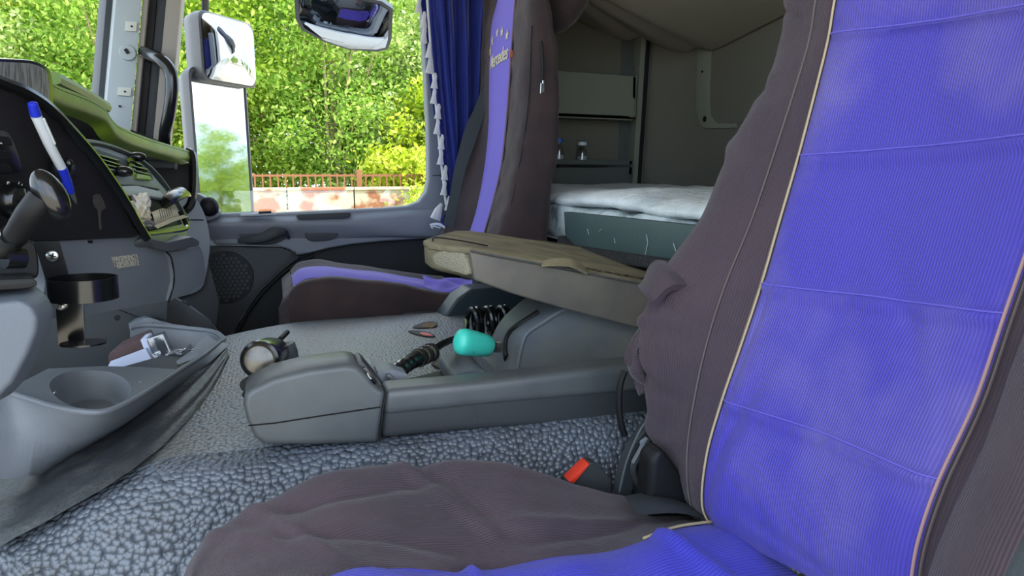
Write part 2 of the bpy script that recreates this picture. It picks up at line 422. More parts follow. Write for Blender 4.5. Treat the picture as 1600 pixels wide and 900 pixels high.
def make_tree(kind, seed, R, n, nc, s, mat, trunk_r=.16, name='tree'):
    """returns (trunk mesh, foliage mesh): crown centre at R[2] + 0.8 above the base"""
    ctr = V((0, 0, R[2]+.8)); rnd = random.Random(seed)
    vs, cs = foliage(seed, R, n, nc, s, ctr)
    fm = mesh_quads('foliage', vs, mat)
    t = MB(); top = V((rnd.uniform(-.4, .4), rnd.uniform(-.4, .4), R[2]*1.75))
    path = spline([V((0, 0, 0)), V((.1, .05, R[2]*.5)), V((-.1, .1, R[2])), top], 4)
    t.tube(path, [trunk_r*(1-.75*i/(len(path)-1)) for i in range(len(path))], 7)
    for i in range(14):
        p0 = path[rnd.randint(2, len(path)-2)]; c = rnd.choice(cs)
        t.tube(spline([p0, (p0+c)/2+V((0, 0, .25)), c], 3), [.05, .045, .04, .03, .025, .02, .015], 5)
    tm = bpy.data.meshes.new('trunk'); t.bm.to_mesh(tm); t.bm.free(); tm.materials.append(m_trunk)
    return tm, fm
NT = 24000
KINDS = [make_tree('a', 1, (2.3, 2.2, 3.9), NT, 120, .068, m_leaf[0]), make_tree('b', 2, (2.1, 2.1, 4.2), NT, 110, .062, m_leaf[2]),
         make_tree('c', 3, (2.4, 2.2, 3.6), NT, 100, .074, m_leaf[3]), make_tree('d', 4, (1.4, 1.3, 1.15), 11000, 60, .055, m_leaf[1], .05)]
def place_tree(kind, x, y, z, sc, rz, name, label, cat, group):
    t = thing(name, label, cat, (x, y, z), group); t.rotation_euler.z = rz; t.scale = (sc, sc, sc)
    for me, nm in ((KINDS[kind][0], 'trunk'), (KINDS[kind][1], 'foliage')):
        o = bpy.data.objects.new(nm, me); COL.objects.link(o); o.parent = t
        if nm == 'foliage': o['kind'] = 'stuff'
    return t
random.seed(11)
row = [(-3.4, 20.5, 1), (-.9, 21.5, 0), (1.6, 20.2, 1), (3.9, 21.0, 2), (6.3, 20.0, 0), (8.8, 21.2, 2), (11.3, 21.5, 0)]
rowlab = ['green tree nearest the door mirrors in the row behind the fence', 'leafy tree just right of the mirrors, rising above the left of the rusty fence',
          'tree under the kerb mirror in the middle of the window view', 'pale-leaved tree right of the window centre, behind the yellow bushes',
          'tree behind the window pillar and the curtain edge', 'pale tree beyond the curtain in the front row', 'last tree of the front row, beyond the passenger seat']
for i, (x, y, k) in enumerate(row):
    place_tree(k, x, y, -G, random.uniform(1.0, 1.15), random.uniform(0, 6), 'tree',
               rowlab[i], 'tree', 'front row of trees behind the fence')
for i in range(9):
    place_tree([0, 2, 1][i % 3], -5+2.6*i, 25.5+random.uniform(-.7, .7), -G, random.uniform(1.15, 1.35), random.uniform(0, 6), 'tree',
               'taller tree deep in the wood behind the front row of trees', 'tree', 'trees deeper in the wood')
wl = ['pale tree at the far left edge of the windscreen view', 'large tree rising above the tablet in the windscreen view', 'thin far tree in the middle of the windscreen view', 'pale tree just left of the grey windscreen pillar',
      'small low tree beside the foot of the grey windscreen pillar', 'big tree out beyond the left edge of the windscreen', 'pale tree seen between the grey pillar and the door mirrors', 'small tree low in the windscreen above the dashboard top shelf']
for i, (px, Y, k, sc) in enumerate([(-60, 22, 2, 1.1), (8, 24, 0, 1.25), (50, 30, 1, 1.0), (112, 27, 2, .78), (150, 25, 0, .62), (-130, 24, 0, 1.3), (235, 26, 2, 1.1), (85, 24, 1, .7)]):
    p = P(px, 270, Y=Y)
    place_tree(k, p.x, p.y, -G, sc, random.uniform(0, 6), 'tree', wl[i], 'tree', 'trees beyond the windscreen')
bl3 = iter(['small yellow-green bush before the wall at the lower right of the window', 'yellow-green bush before the wall beside the curtain tassels', 'yellow-green bush before the wall hidden past the curtain',
            'tall yellow-green bush rising behind the fence at the window right', 'tallest yellow-green bush behind the fence past the curtain'])
for (x, y, sc) in [(4.1, 15.2, .95), (5.3, 15.3, 1.1), (6.9, 15.4, 1.2), (4.2, 18.9, 1.45), (6.2, 18.9, 1.6)]:
    place_tree(3, x, y, -G+.1, sc, x, 'bush', next(bl3), 'bush', 'yellow-green bushes by the wall')
for i in range(13):
    a = -10+6*i
    place_tree([1, 0, 2][i % 3], 24+random.uniform(0, 5), a*.35+random.uniform(-1, 1)+1, -G, (.78 if i == 1 else random.uniform(.36, .5)), i, 'tree',
               'tree behind the lorry, seen only in the door mirrors', 'tree', 'trees behind the lorry')

# ---------------------------------------------------------------- cab shell
def slab(name, pts, off, mat, par=None, bevel=0): return MB().prism([V(p) for p in pts], off).build(name, mat, par, bevel)
FY = 2.06
ZR = .80
struct(slab('floor', [(-1.15, .02, -.78), (1.42, .02, -.78), (1.42, 2.12, -.78), (-1.15, 2.12, -.78)], (0, 0, -.05), m_carpet))
struct(slab('ceiling', [(-.72, -.12, ZR), (1.42, -.12, ZR), (1.42, 2.16, ZR), (-.72, 2.16, ZR)], (0, 0, .05), m_roof))
struct(slab('wall_left', [(.72, -.12, -.75), (1.4, -.12, -.75), (1.4, -.12, ZR), (.72, -.12, ZR)], (0, -.05, 0), m_wallb))
# sleeper far side wall, rounded into the rear wall
XB = 1.30
rows = []
for z in (-.72, -.3, .1, .45, ZR):
    rows.append([V((.60, FY, z)), V((.75, FY, z)), V((1.12, FY, z)), V((XB-.10, FY-.03, z)), V((XB-.02, FY-.12, z)), V((XB+.015, FY-.32, z)), V((XB+.02, 1.2, z)), V((XB+.02, .5, z)), V((XB+.02, -.12, z))])
b = MB(); b.patch(rows, 3, 5, thick=-.03); struct(b.build('wall_back', m_wallb))
# front bulkhead / firewall under the dash and sill
struct(slab('wall_front', [(-1.1, .0, -.78), (-1.1, 2.12, -.78), (-1.1, 2.12, -.05), (-1.1, .0, -.05)], (-.04, 0, 0), m_doordk))
# roof header above the windscreen
struct(slab('trim_1', [(-.70, -.1, ZR), (-.70, 2.15, ZR), (-.78, 2.15, .66), (-.78, -.1, .66)], (-.05, 0, 0), m_roof))
struct(slab('trim_7', [(-1.15, 2.11, -.78), (-.3, 2.11, -.78), (-.3, 2.11, -.12), (-1.15, 2.11, -.02)], (0, .04, 0), m_doordk))
ws = MB().prism([V((-1.12, -.05, -.02)), V((-1.12, 2.1, -.02)), V((-.80, 2.1, .70)), V((-.80, -.05, .70))], (-.006, 0, 0)).build('window_1', m_glass); struct(ws)

# A pillar
pil = MB().prism(PX([(186, -60), (228, -60), (204, 215), (172, 215), (165, 172)], Y=2.02), (-.03, .06, 0)).build('trim_2', m_pillar, bevel=.006); struct(pil)
MB().prism(PX([(171, -60), (187, -60), (166, 175), (160, 178), (153, 155)], Y=2.04), (-.03, .06, 0)).build('screen_seal', m_doordk, pil, bevel=.003)
MB().prism(PX([(228, -60), (237, -60), (211, 222), (203, 222)], Y=2.03), (0, .05, 0)).build('beige_strip', m_beige, pil, bevel=.003)
MB().prism(PX([(236, -60), (251, -60), (225, 222), (210, 222)], Y=2.05), (0, .05, 0)).build('rubber_seal', m_black, pil, bevel=.004)
MB().prism(PX([(250, -60), (266, -60), (240, 222), (224, 222)], Y=2.055), (0, .04, 0)).build('rubber_seal', m_doordk, pil, bevel=.006)
MB().prism(PX([(265, -60), (289, -60), (262, 235), (238, 225)], Y=2.05), (0, .07, 0)).build('door_frame', m_beige, pil, bevel=.005)
for (x0, y0, x1, y1) in ((195, 33, 214, 49), (183, 136, 205, 150)):
    pad = MB().prism(PX([(x0+1, y0), (x1, y0+1), (x1-1, y1), (x0, y1-1)], Y=2.012), (0, .006, 0)).build('foam_pad', m_foam, pil, bevel=.001)
    MB().lathe([(.0026, 0), (.0026, .003)], P((x0+x1)/2+1, (y0+y1)/2, Y=2.010), (0, 1, 0), 8).build('hole', m_black, pad)
rs = MB().lathe([(.018, 0), (.020, .004), (.020, .012)], P(199, 82, Y=2.012), (0, 1, 0), 20).build('round_cap', m_pillar, pil, bevel=.001)
MB().box(P(198, 80, Y=2.010), (.008, .004, .012), Matrix.Rotation(-.5, 3, 'Y')).build('slot', m_black, rs)
MB().lathe([(.003, 0), (.003, .004)], P(187, 166, Y=2.014), (0, 1, 0), 8).build('hole', m_black, pil)
path = spline([P(*a[:2], Y=a[2]) for a in ((226, 82, 2.03), (236, 86, 1.99), (252, 94, 1.95), (266, 112, 1.94), (269, 140, 1.94), (265, 175, 1.95), (260, 200, 1.97), (257, 225, 2.02))], 6)
gh = MB().tube(path, [.016]+[.0155]*(len(path)-2)+[.015], 12).build('grab_handle', m_gloss, None)
tag(gh, 'curved black grab handle mounted on the grey windscreen pillar', 'handle')
m_hm = MB().prism(rounded(PX([(219, 74), (228, 75), (228, 96), (219, 93)], Y=1.99), .006), (0, .045, 0)).build('mount', m_black, gh, bevel=.002) if False else None

# ---------------------------------------------------------------- passenger door
d = thing('door_1', None, None, P(500, 500, Y=2.06)); d['kind'] = 'structure'
# one ring-shaped upper trim with window opening
top = [(292, 345), (318, 339), (345, 334), (390, 332), (430, 333), (470, 331), (600, 325)]
curve = [(636, 322), (655, 315), (666, 300), (670, 280), (669, 200), (662, 60), (656, -70)]
right = [(690, -70), (697, 120), (700, 300), (702, 378), (664, 373), (600, 377), (550, 382), (515, 388), (485, 396), (464, 400), (452, 390), (435, 385), (380, 383), (335, 383), (328, 350), (300, 345)]
DY = 2.045
b = MB(); outl = PX(top[1:]+curve+right[:-2], Y=DY)
b.prism(outl, (0, .05, 0)); b.build('upper_panel', m_door, d, bevel=.009, seg=3, bang=50)
# soft shelf swelling under the window
rows = [[P(x, y, Y=DY+.0) for x, y in ((322, 340), (420, 338), (540, 334), (640, 327), (690, 324))],
        [P(x, y+8, Y=DY-.022) for x, y in ((322, 341), (420, 339), (540, 338), (640, 332), (690, 330))],
        [P(x, y+16, Y=DY-.02) for x, y in ((322, 342), (420, 342), (540, 341), (640, 350), (690, 352))],
        [P(x, y, Y=DY+.001) for x, y in ((330, 376), (420, 372), (500, 374), (600, 371), (692, 370))]]
b = MB(); b.patch(rows, 6, 6); b.build('sill_moulding', m_door, d)
b = MB(); sp = [(288, 384), (440, 387), (458, 394), (468, 402), (445, 420), (410, 452), (375, 500), (350, 560), (270, 560)]
b.prism(PX(sp, Y=2.062), (0, .03, 0)); b.build('speaker_panel', m_doordk, d, bevel=.003)
sc = P(352, 434, Y=2.058); r = .076
spk = MB().lathe([(r, .006), (r*.98, 0), (r*.9, -.002), (.001, -.003)], sc, (0, 1, 0), 40).build('speaker_grille', m_speaker, d)
hexes = MB()
for i in range(-6, 7):
    for j in range(-6, 7):
        cx, cz = (i+.5*(j % 2))*.0125, j*.0108
        if math.hypot(cx, cz) < r*.86: hexes.lathe([(.0052, -.001), (.0045, .001)], sc+V((cx, -.0035, cz)), (0, 1, 0), 6)
tag(hexes.build('grille_cell', m_doordk, spk), kind='stuff')
b = MB(); b.prism(PX([(440, 378), (720, 368), (720, 600), (330, 600), (372, 508), (408, 455), (445, 421), (466, 404)], Y=2.075), (0, .03, 0)); b.build('lower_panel', M('door_lower', (34, 36, 39), .75, ('noise', 600, .0003)), d, bevel=.003)
gr = MB().tube(spline(PX([(490, 399), (468, 408), (440, 428), (410, 457), (388, 487), (370, 520)], Y=2.062), 5), .005, 6).build('panel_edge', m_black, d)
MB().lathe([(.006, 0), (.006, .006)], P(459, 396, Y=2.035), (0, 1, 0), 10).build('clip', m_gloss, d)
# pull handle: recess and lever
rec = MB().prism(rounded(PX([(368, 354), (425, 349), (442, 360), (452, 370), (430, 382), (380, 383)], Y=2.034), .02), (0, .02, 0)).build('handle_recess', m_doordk, d, bevel=.003)
hp = [(372, 376, 2.02, .006), (392, 375, 2.005, .010), (414, 370, 2.0, .014), (432, 362, 2.0, .015), (444, 362, 2.01, .011), (452, 372, 2.03, .005)]
MB().tube(spline([P(a, b_, Y=c) for a, b_, c, _ in hp], 5), spline([V((r_, 0, 0)) for *_, r_ in hp], 5) and [v.x for v in spline([V((r_, 0, 0)) for *_, r_ in hp], 5)], 10, flat=.6).build('pull_handle', m_doordk, rec)
MB().prism(rounded(PX([(462, 335), (548, 331), (549, 338), (540, 341), (466, 344)], Y=2.022), .012), (0, .02, 0)).build('sill_slot', m_doordk, d, bevel=.002)
MB().prism(rounded(PX([(374, 335), (430, 332), (431, 336), (376, 338)], Y=2.012), .004), (0, .03, 0)).build('sill_plate', m_pillar, d, bevel=.001)
MB().prism(rounded(PX([(404, 331), (424, 330), (424, 333), (404, 334)], Y=2.010), .002), (0, .03, 0)).build('sill_plate', m_black, d, bevel=.001)
MB().prism(rounded(PX([(474, 364), (486, 357), (528, 357), (530, 368), (518, 376), (482, 378)], Y=2.033), .02), (0, .02, 0)).build('pocket', m_doordk, d, bevel=.004)
gb = MB().prism(rounded(PX([(300, 300), (318, 306), (330, 318), (348, 334), (330, 345), (300, 347)], Y=1.99), .02), (0, .06, 0)).build('corner_cover', m_door, d, bevel=.008)
MB().ball(P(327, 323, Y=1.985), (.024, .02, .026)).build('tweeter', m_black, gb)
gl = MB().prism(PX([(262, 299), (670, 296), (670, 345), (262, 350)], Y=2.075), (0, .005, 0)).build('window_2', m_glass, None); struct(gl)
# door frame strip to the right of the opening
MB().prism(PX([(668, -70), (703, -70), (703, 300), (674, 300)], Y=2.06), (0, .05, 0)).build('pillar_cover', m_door, d, bevel=.006)
MB().tube(PX([(676, 274), (700, 275)], Y=2.043), .0012, 5).build('joint_line', m_black, d)
# outer skin, white lorry paint (seen in the kerb mirror)
MB().prism([V((-.42, 2.12, -1.2)), V((.62, 2.12, -1.2)), V((.62, 2.12, -.12)), V((-.42, 2.12, -.12))], (0, .03, 0)).build('outer_skin', m_bodyw, d, bevel=.01)
# sleeper side outside wall
struct(MB().box((1.02, 2.13, -.1), (.8, .05, 1.85)).build('wall_right', m_bodyw))
struct(MB().box((4.3, .95, .2), (5.2, 2.3, 2.6)).build('trim_3', m_bodyw, bevel=.02))   # the lorry's box body behind the cab

# ---------------------------------------------------------------- outside mirrors
def mirror(name, label, cx, cy, Y, w_, h, n, tilt=0, depth=.07, dome=.004, pts=None, hmat=None):
    c = P(cx, cy, Y=Y); n = V(n).normalized(); r = V((0, 0, 1)).cross(n).normalized(); u = n.cross(r)
    R = Matrix((r, u, n)).transposed()
    t = thing(name, label, 'mirror', c-u*h/2-n*depth/2)
    def ring(sx, sy, d, rr):
        q = rounded([V((-sx, -sy, 0)), V((sx, -sy, 0)), V((sx, sy, 0)), V((-sx, sy, 0))], rr, 5)
        return [c+R @ V((p.x, p.y, d)) for p in q]
    W, H = w_/2, h/2
    MB().rings([ring(W*.5, H*.8, -depth, .03), ring(W*.9, H*.97, -depth*.75, .03), ring(W*1.03, H*1.02, -depth*.3, .03), ring(W*1.04, H*1.03, .004, .03), ring(W*.98, H*.985, .007, .03), ring(W*.965, H*.97, .0, .03)]).build('housing', hmat or m_mdk, t, ang=50)
    b = MB(); N = 14; rings_ = []
    for i in range(N, 0, -1):
        s_ = i/N; rings_.append([p+n*dome*(1-(((p-c).dot(r)/W)**2+((p-c).dot(u)/H)**2)/2) for p in ring(W*.965*s_, H*.97*s_, .002-dome*.05, .03*s_)])
    b.rings(rings_, caps=False); b.face([b.bm.verts.new(p) for p in rings_[-1]])
    b.build('mirror_glass', m_mirror, t)
    return t, c, R
tm_, c1, R1 = mirror('door_mirror', 'tall rectangular door mirror on its arm outside the passenger window', 348, 231, 2.42, .235, .46, (.772, -.635, .004), dome=.0)
tw_, c2, R2 = mirror('wide_angle_mirror', 'smaller wide-angle mirror mounted above the tall door mirror', 356, 80, 2.42, .23, .20, (.78, -.62, .0), dome=.035, depth=.09)
ar = MB().tube(spline([P(321, -60, Y=2.44), P(320, 60, Y=2.44), P(318, 140, Y=2.44), P(316, 250, Y=2.45), P(314, 330, Y=2.45)], 4), .011, 8).build('mirror_arm', m_black)
tag(ar, 'black upright tube carrying the two door mirrors', 'mirror arm')
# kerb mirror, tipped down
pl = (P(540, 35, Y=2.36), V((-.10, -.80, -.60)).normalized())
outl = [(459, -12), (530, -12), (596, 2), (614, 14), (612, 60), (606, 77), (590, 81), (545, 78), (505, 65), (472, 47), (462, 30)]
inn = [(466, -9), (530, -8), (594, 6), (608, 16), (606, 60), (602, 73), (588, 75), (546, 72), (508, 60), (476, 43), (468, 29)]
km = thing('kerb_mirror', 'rounded kerb mirror tipped downwards above the passenger window', 'mirror', P(540, 35, Y=2.36)-V((0, 0, .08)))
o_ = PPX(pl, outl); i_ = PPX(pl, inn); cc = sum(i_, V())/len(i_); n_ = nrm(pl)
bk = [cc+(p-cc)*.8-n_*.07 for p in o_]
MB().rings([bk, [p-n_*.03 for p in o_], o_, [p+n_*.002 for p in i_], [p-n_*.004 for p in i_]]).build('housing', m_mdk, km, ang=50)
b = MB(); rg = []
for k in range(10, 0, -1):
    s_ = k/10; rg.append([cc+(p-cc)*s_+n_*(.028*(1-((p-cc).length*s_/.17)**2)-.004) for p in i_])
b.rings(rg, caps=False); b.face([b.bm.verts.new(p) for p in rg[-1]]); b.build('mirror_glass', m_mirror, km)

# ---------------------------------------------------------------- engine cover with dimpled rubber mat
def zdrop(X):                       # the cover falls away towards the front
    t = max(0, -.14-X); return t*.40
ZM = -.302
prof_b = [(1.56, -.62), (1.50, -.40), (1.485, -.33), (1.455, -.306), (1.40, -.300)]
rows = []
xs = [-.62, -.52, -.44, -.36, -.30, -.24, -.18, -.12, -.05, .05, .18, .32, .48, .66]
def matpt(X, Y, z):
    return V((X, Y, z-zdrop(X)*(1.0 if z > -.45 else .6)))
mid = [(1.25, -.299), (1.1, -.300), (.95, -.300), (.84, -.300), (.775, -.3035)]
near = [(.750, -.311), (.733, -.326), (.717, -.352), (.700, -.40), (.672, -.46), (.63, -.52), (.56, -.57), (.45, -.60)]
def row_for(X):
    sh = 0.0 if X > -.12 else (-.12-X)*-.05
    fr = 0
    out = []
    for (y, z) in prof_b+mid+near:
        yy = y
        # the far edge runs in towards the camera side as it goes forward
        if X < -.0 and y > 1.27: yy = 1.27+(y-1.27)*max(.12, 1-(-X)*5.5)
        out.append(matpt(X, yy+sh, z))
    return out
rows = [row_for(X) for X in xs]
nm_ = len(prof_b)+len(mid)
em = thing('engine_cover', 'raised engine cover under a dimpled dark grey rubber mat, between the seats', 'engine cover', (.1, 1.1, -.75))
b = MB(); b.patch([r[:nm_] for r in rows], 6, 4); b.build('top_mat', m_rubberp, em, ang=80)
b = MB(); b.patch([r[nm_-1:] for r in rows], 6, 5, disp=lambda u, v, p: .004*noise.noise(p*6)); b.build('side_mat', m_rubber, em, ang=80)
def _dummy(): pass
def onmat(px, py, dz=.0012):
    p = P(px, py, Z=-.2985)
    for _ in range(6): p = P(px, py, Z=-.2985-zdrop(p.x)+dz)
    return p
bo_ = [(352, 532), (300, 565), (235, 612), (160, 660), (80, 705), (-40, 745)]; bi_ = [(358, 556), (328, 612), (268, 680), (190, 742), (90, 800), (-20, 862)]
b = MB(); b.patch([[onmat(*lp_, .0022) for lp_ in ((a_[0]*(1-t)+c_[0]*t, a_[1]*(1-t)+c_[1]*t) for t in (0, .33, .66, 1))] for a_, c_ in zip(bo_, bi_)], 8, 6, disp=lambda u, v, p: .0022*math.sin(u*20)+.001*noise.noise(p*60)); b.build('moulded_band', m_bandr, em, ang=80)
def oval(l, name, mat, dz):
    return MB().prism(spline([onmat(x, y, dz) for x, y in l], 4, closed=True), (0, 0, -.004)).build(name, mat, em)
for out_, inn_, mm in (([(645, 511), (660, 504), (675, 502), (683, 505), (681, 510), (665, 512)], [(656, 509), (668, 504), (681, 505), (676, 511)], m_hole),
                       ([(638, 517), (650, 516), (670, 519), (680, 525), (665, 525), (650, 522)], [(656, 519), (668, 520), (676, 524), (662, 523)], m_red),
                       ([(674, 566), (690, 561), (712, 562), (727, 570), (722, 576), (700, 577), (682, 573)], [(680, 567), (698, 563), (716, 566), (722, 571), (712, 575), (690, 573)], m_hole)):
    oval(out_, 'opening', m_black, .0015)
    oval(inn_, 'opening_floor', mm, .0022)
MB().prism(PX([(629, 491), (636, 488), (760, 484), (860, 484), (860, 492), (632, 493)], Y=1.47), (0, .02, 0)).build('edge_strip', m_doordk, em, bevel=.002)
# dark foot area in front of the passenger seat
struct(MB().box((-.5, 1.75, -.76), (1.2, .8, .04)).build('trim_4', m_carpet))

# ---------------------------------------------------------------- dashboard
ds = thing('dashboard', 'grey and black dashboard with top shelf edged in painted reflected green, vents and lower moulded tray', 'dashboard', (-.45, 1.2, -.75))
# top shelf: front edge coloured with reflected green, dark top running to the windscreen
sh = [P(60, 122, Y=1.18), P(84, 139, Y=1.25), P(130, 157, Y=1.38), P(158, 172, Y=1.46), P(172, 192, Y=1.50), P(190, 205, Y=1.56), P(235, 222, Y=1.74), P(296, 240, Y=1.96)]
shf = spline(sh, 4)
back = [p+V((-.34-.05*0, .10, -.01)) for p in shf]
b = MB(); b.rings([shf, [p*.5+q*.5+V((0, 0, .004)) for p, q in zip(shf, back)], back], closed=False, caps=False); b.build('top_shelf', m_doordk, ds, ang=60)
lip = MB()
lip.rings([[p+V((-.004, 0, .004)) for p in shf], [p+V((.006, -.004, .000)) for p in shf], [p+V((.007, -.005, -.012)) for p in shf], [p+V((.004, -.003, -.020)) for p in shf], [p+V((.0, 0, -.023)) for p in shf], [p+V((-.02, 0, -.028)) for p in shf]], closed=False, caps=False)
lip.build('shelf_edge', m_greenrefl, ds, ang=60)
l2 = MB(); l2.tube([p+V((.003, -.006, .003)) for p in shf], .0035, 6); l2.build('edge_bead', m_greenrefl, ds)
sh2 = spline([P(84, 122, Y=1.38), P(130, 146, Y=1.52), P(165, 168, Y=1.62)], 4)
MB().tube(sh2, .012, 8).build('shelf_bead', m_greenrefl, ds)
# cavity under the shelf
cv = (P(120, 180, Y=1.5), P(300, 320, Y=2.0))
b = MB(); b.prism(PX([(40, 130), (172, 190), (300, 240), (302, 335), (225, 340), (60, 240)], Y=2.03), (0, .01, 0)); b.build('cavity_side', m_black, ds)
b = MB(); b.loft([P(60, 140, Y=1.35), P(172, 205, Y=1.62), P(298, 252, Y=2.02), P(298, 345, Y=2.02), P(60, 300, Y=1.35)],
       [P(60, 140, Y=1.35)+V((-.2, 0, 0)), P(172, 205, Y=1.62)+V((-.2, 0, 0)), P(298, 252, Y=2.02)+V((-.2, 0, 0)), P(298, 345, Y=2.02)+V((-.2, 0, 0)), P(60, 300, Y=1.35)+V((-.2, 0, 0))])
bmv = b; bmv.bm.transform(Matrix.Translation((-.10, 0, 0))); b.build('cavity_back', m_black, ds)
MB().tube(spline([P(290, 236, Y=1.95), P(301, 244, Y=1.95), P(302, 290, Y=1.94), P(298, 318, Y=1.93), P(288, 330, Y=1.93)], 4), .011, 8).build('cavity_frame', m_gloss, ds)
MB().prism(PX([(228, 251), (277, 253), (278, 263), (234, 262)], Y=1.93), (-.01, .03, 0)).build('cavity_bar', m_doordk, ds, bevel=.002)
MB().prism(PX([(272, 250), (278, 250), (278, 265), (272, 265)], Y=1.925), (-.01, .03, 0)).build('cavity_bar', m_consdk, ds, bevel=.002)
# grey end piece towards the door
b = MB(); b.prism(rounded(PX([(262, 305), (300, 300), (320, 330), (330, 372), (328, 400), (318, 455), (262, 470)], Y=1.93), .03), (-.06, .07, 0)); b.build('end_panel', m_grey, ds, bevel=.012, seg=3)
MB().tube(PX([(283, 343), (318, 344)], Y=1.925), .0015, 5).build('joint_line', m_black, ds)
# footwell closing panel under the passenger dash
b = MB(); b.prism(PX([(262, 395), (325, 395), (345, 470), (330, 600), (200, 600), (240, 460)], Y=1.95), (-.3, .08, 0)); b.build('footwell_side', m_doordk, ds, bevel=.01)

# black centre panel
plB = plane3((0, 160, .86), (225, 372, 1.10), (50, 378, .90))
nB = nrm(plB)
bl = [(-60, 105), (0, 131), (35, 146), (70, 171), (110, 214), (140, 248), (165, 282), (190, 320), (208, 352), (224, 368), (205, 371), (150, 373), (50, 377), (-60, 380)]
b = MB(); b.prism(PPX(plB, bl), -nB*.05); b.build('centre_panel', m_blackp, ds, bevel=.004)
rim = PPX(plB, [(-60, 100), (0, 127), (36, 141), (74, 166), (115, 208), (146, 244), (171, 278), (196, 316), (214, 348), (229, 372)], .002)
MB().tube(spline(rim, 4), .0065, 8).build('panel_rim', m_gloss, ds)
MB().tube(spline([p-nB*.012+V((0, .012, 0)) for p in rim], 4), .007, 8).build('panel_rim', m_grey, ds)
# switch block at far left
b = MB(); b.prism(rounded(PPX(plB, [(-50, 196), (18, 205), (36, 262), (34, 272), (-50, 272)], .008), .01), -nB*.012); sb = b.build('switch_block', m_gloss, ds, bevel=.003)
for y0 in (212, 234, 254): MB().prism(rounded(PPX(plB, [(-50, y0-4), (16, y0+2), (22, y0+16), (-50, y0+14)], .013), .004), -nB*.006).build('switch', m_black, sb, bevel=.002)
MB().prism(PPX(plB, [(-4, 222), (3, 223), (4, 225), (-4, 224)], .0145), -nB*.001).build('switch_mark', m_printw, sb)
b = MB(); b.prism(rounded(PPX(plB, [(-60, 280), (40, 284), (52, 340), (56, 360), (-60, 362)], .003), .008), -nB*.004); b.build('dial_panel', m_black, ds, bevel=.001)
dc = PP(plB, 22, 313, .006)
knob = MB().lathe([(.0185, -.004), (.0185, 0), (.0165, .006), (.015, .010), (.0001, .011)], dc, nB, 28).build('rotary_knob', m_gloss, ds, bevel=.001)
u_ = V((0, 0, 1)); u_ = (u_-nB*u_.dot(nB)).normalized(); r_ = u_.cross(nB)
Rk = Matrix((r_, u_, nB)).transposed()
MB().box(dc+nB*.013, (.008, .032, .012), Rk @ Matrix.Rotation(.25, 3, 'Z')).build('grip', m_gloss, knob, bevel=.002)
MB().lathe([(.022, -.005), (.022, -.0035), (.0205, -.003)], dc, nB, 28).build('knob_ring', m_blackp, knob)
def onpanel_text(body, px, py, size, rot=0):
    c = PP(plB, px, py, .0045)
    return text('dial_mark', body, size, .0002, Matrix.Translation(c) @ (Rk @ Matrix.Rotation(rot, 3, 'Z')).to_4x4(), m_printw, ds)
onpanel_text('0', 13, 288, .008); onpanel_text('I-I', 31, 290, .008, -.5)
MB().prism(spline(PPX(plB, [(146, 308), (154, 303), (160, 310), (166, 326), (158, 330), (159, 356), (156, 357), (154, 330), (148, 322)], .0012), 3, closed=True), -nB*.001).build('glue_residue', M('glue', (70, 66, 62), .9, ('noise', 500, .003)), ds)
# pen clip and pen
clipc = PP(plB, 98, 266, .008)
cl = MB(); cl.tube(spline(PPX(plB, [(84, 255), (90, 275), (98, 282), (110, 272), (113, 258)], .01), 4), .0045, 8); cl.build('pen_clip', m_gloss, ds)
MB().ball(PP(plB, 90, 262, .006), (.007, .006, .012)).build('pen_clip', m_gloss, ds); MB().ball(PP(plB, 108, 262, .006), (.006, .005, .012)).build('pen_clip', m_gloss, ds)
pn = [PP(plB, x, y, o) for x, y, o in ((51, 162, .03), (56, 180, .028), (76, 224, .022), (96, 262, .016), (110, 300, .012), (119, 318, .009))]
pen = thing('pen', 'white ballpoint pen with blue cap and blue grip clipped upright on the black panel', 'pen', pn[-1])
def lerp(a, b_, t): return a*(1-t)+b_*t
MB().tube([pn[1], pn[2], pn[3]], [.0052, .0052, .0050], 12).build('barrel', m_white, pen)
MB().tube([lerp(pn[0], pn[1], -.1), pn[0], pn[1]], [.003, .0048, .0056], 12).build('cap', m_penblue, pen)
MB().tube([pn[3], lerp(pn[3], pn[4], .5), pn[4]], [.0056, .0058, .0045], 12).build('grip', m_penblue, pen)
MB().tube([pn[4], lerp(pn[4], pn[5], .6), pn[5]], [.0042, .0028, .0008], 10).build('tip', m_steel, pen)
MB().tube([p+nB*.007 for p in (lerp(pn[1], pn[2], .1), pn[2])], .0013, 6).build('clip', m_white, pen)
# tablet standing behind the panel
plT = plane3((0, 100, 1.00), (78, 120, 1.10), (78, 190, 1.10))
nT = nrm(plT)
tb = thing('tablet', 'dark-framed tablet with a streaky grey screen standing behind the black panel', 'tablet', PP(plT, 30, 200))
def rpoly(l, r, off): return rounded(PPX(plT, l, off), r, 5)
MB().prism(rpoly([(-60, 88), (55, 94), (82, 108), (86, 215), (-60, 215)], .02, 0), -nT*.009).build('frame', m_gloss, tb, bevel=.002)
mt = M('tablet_streaks', (150, 150, 150), .35); t = mt.node_tree; tcn = t.nodes.new('ShaderNodeTexCoord'); mp = t.nodes.new('ShaderNodeMapping'); mp.inputs['Scale'].default_value = (330, 330, 26)
nz = t.nodes.new('ShaderNodeTexNoise'); nz.inputs['Scale'].default_value = 1; rr_ = t.nodes.new('ShaderNodeValToRGB'); rr_.color_ramp.elements[0].position = .3; rr_.color_ramp.elements[0].color = srgb((78, 80, 82)); rr_.color_ramp.elements[1].position = .6; rr_.color_ramp.elements[1].color = srgb((160, 160, 158))
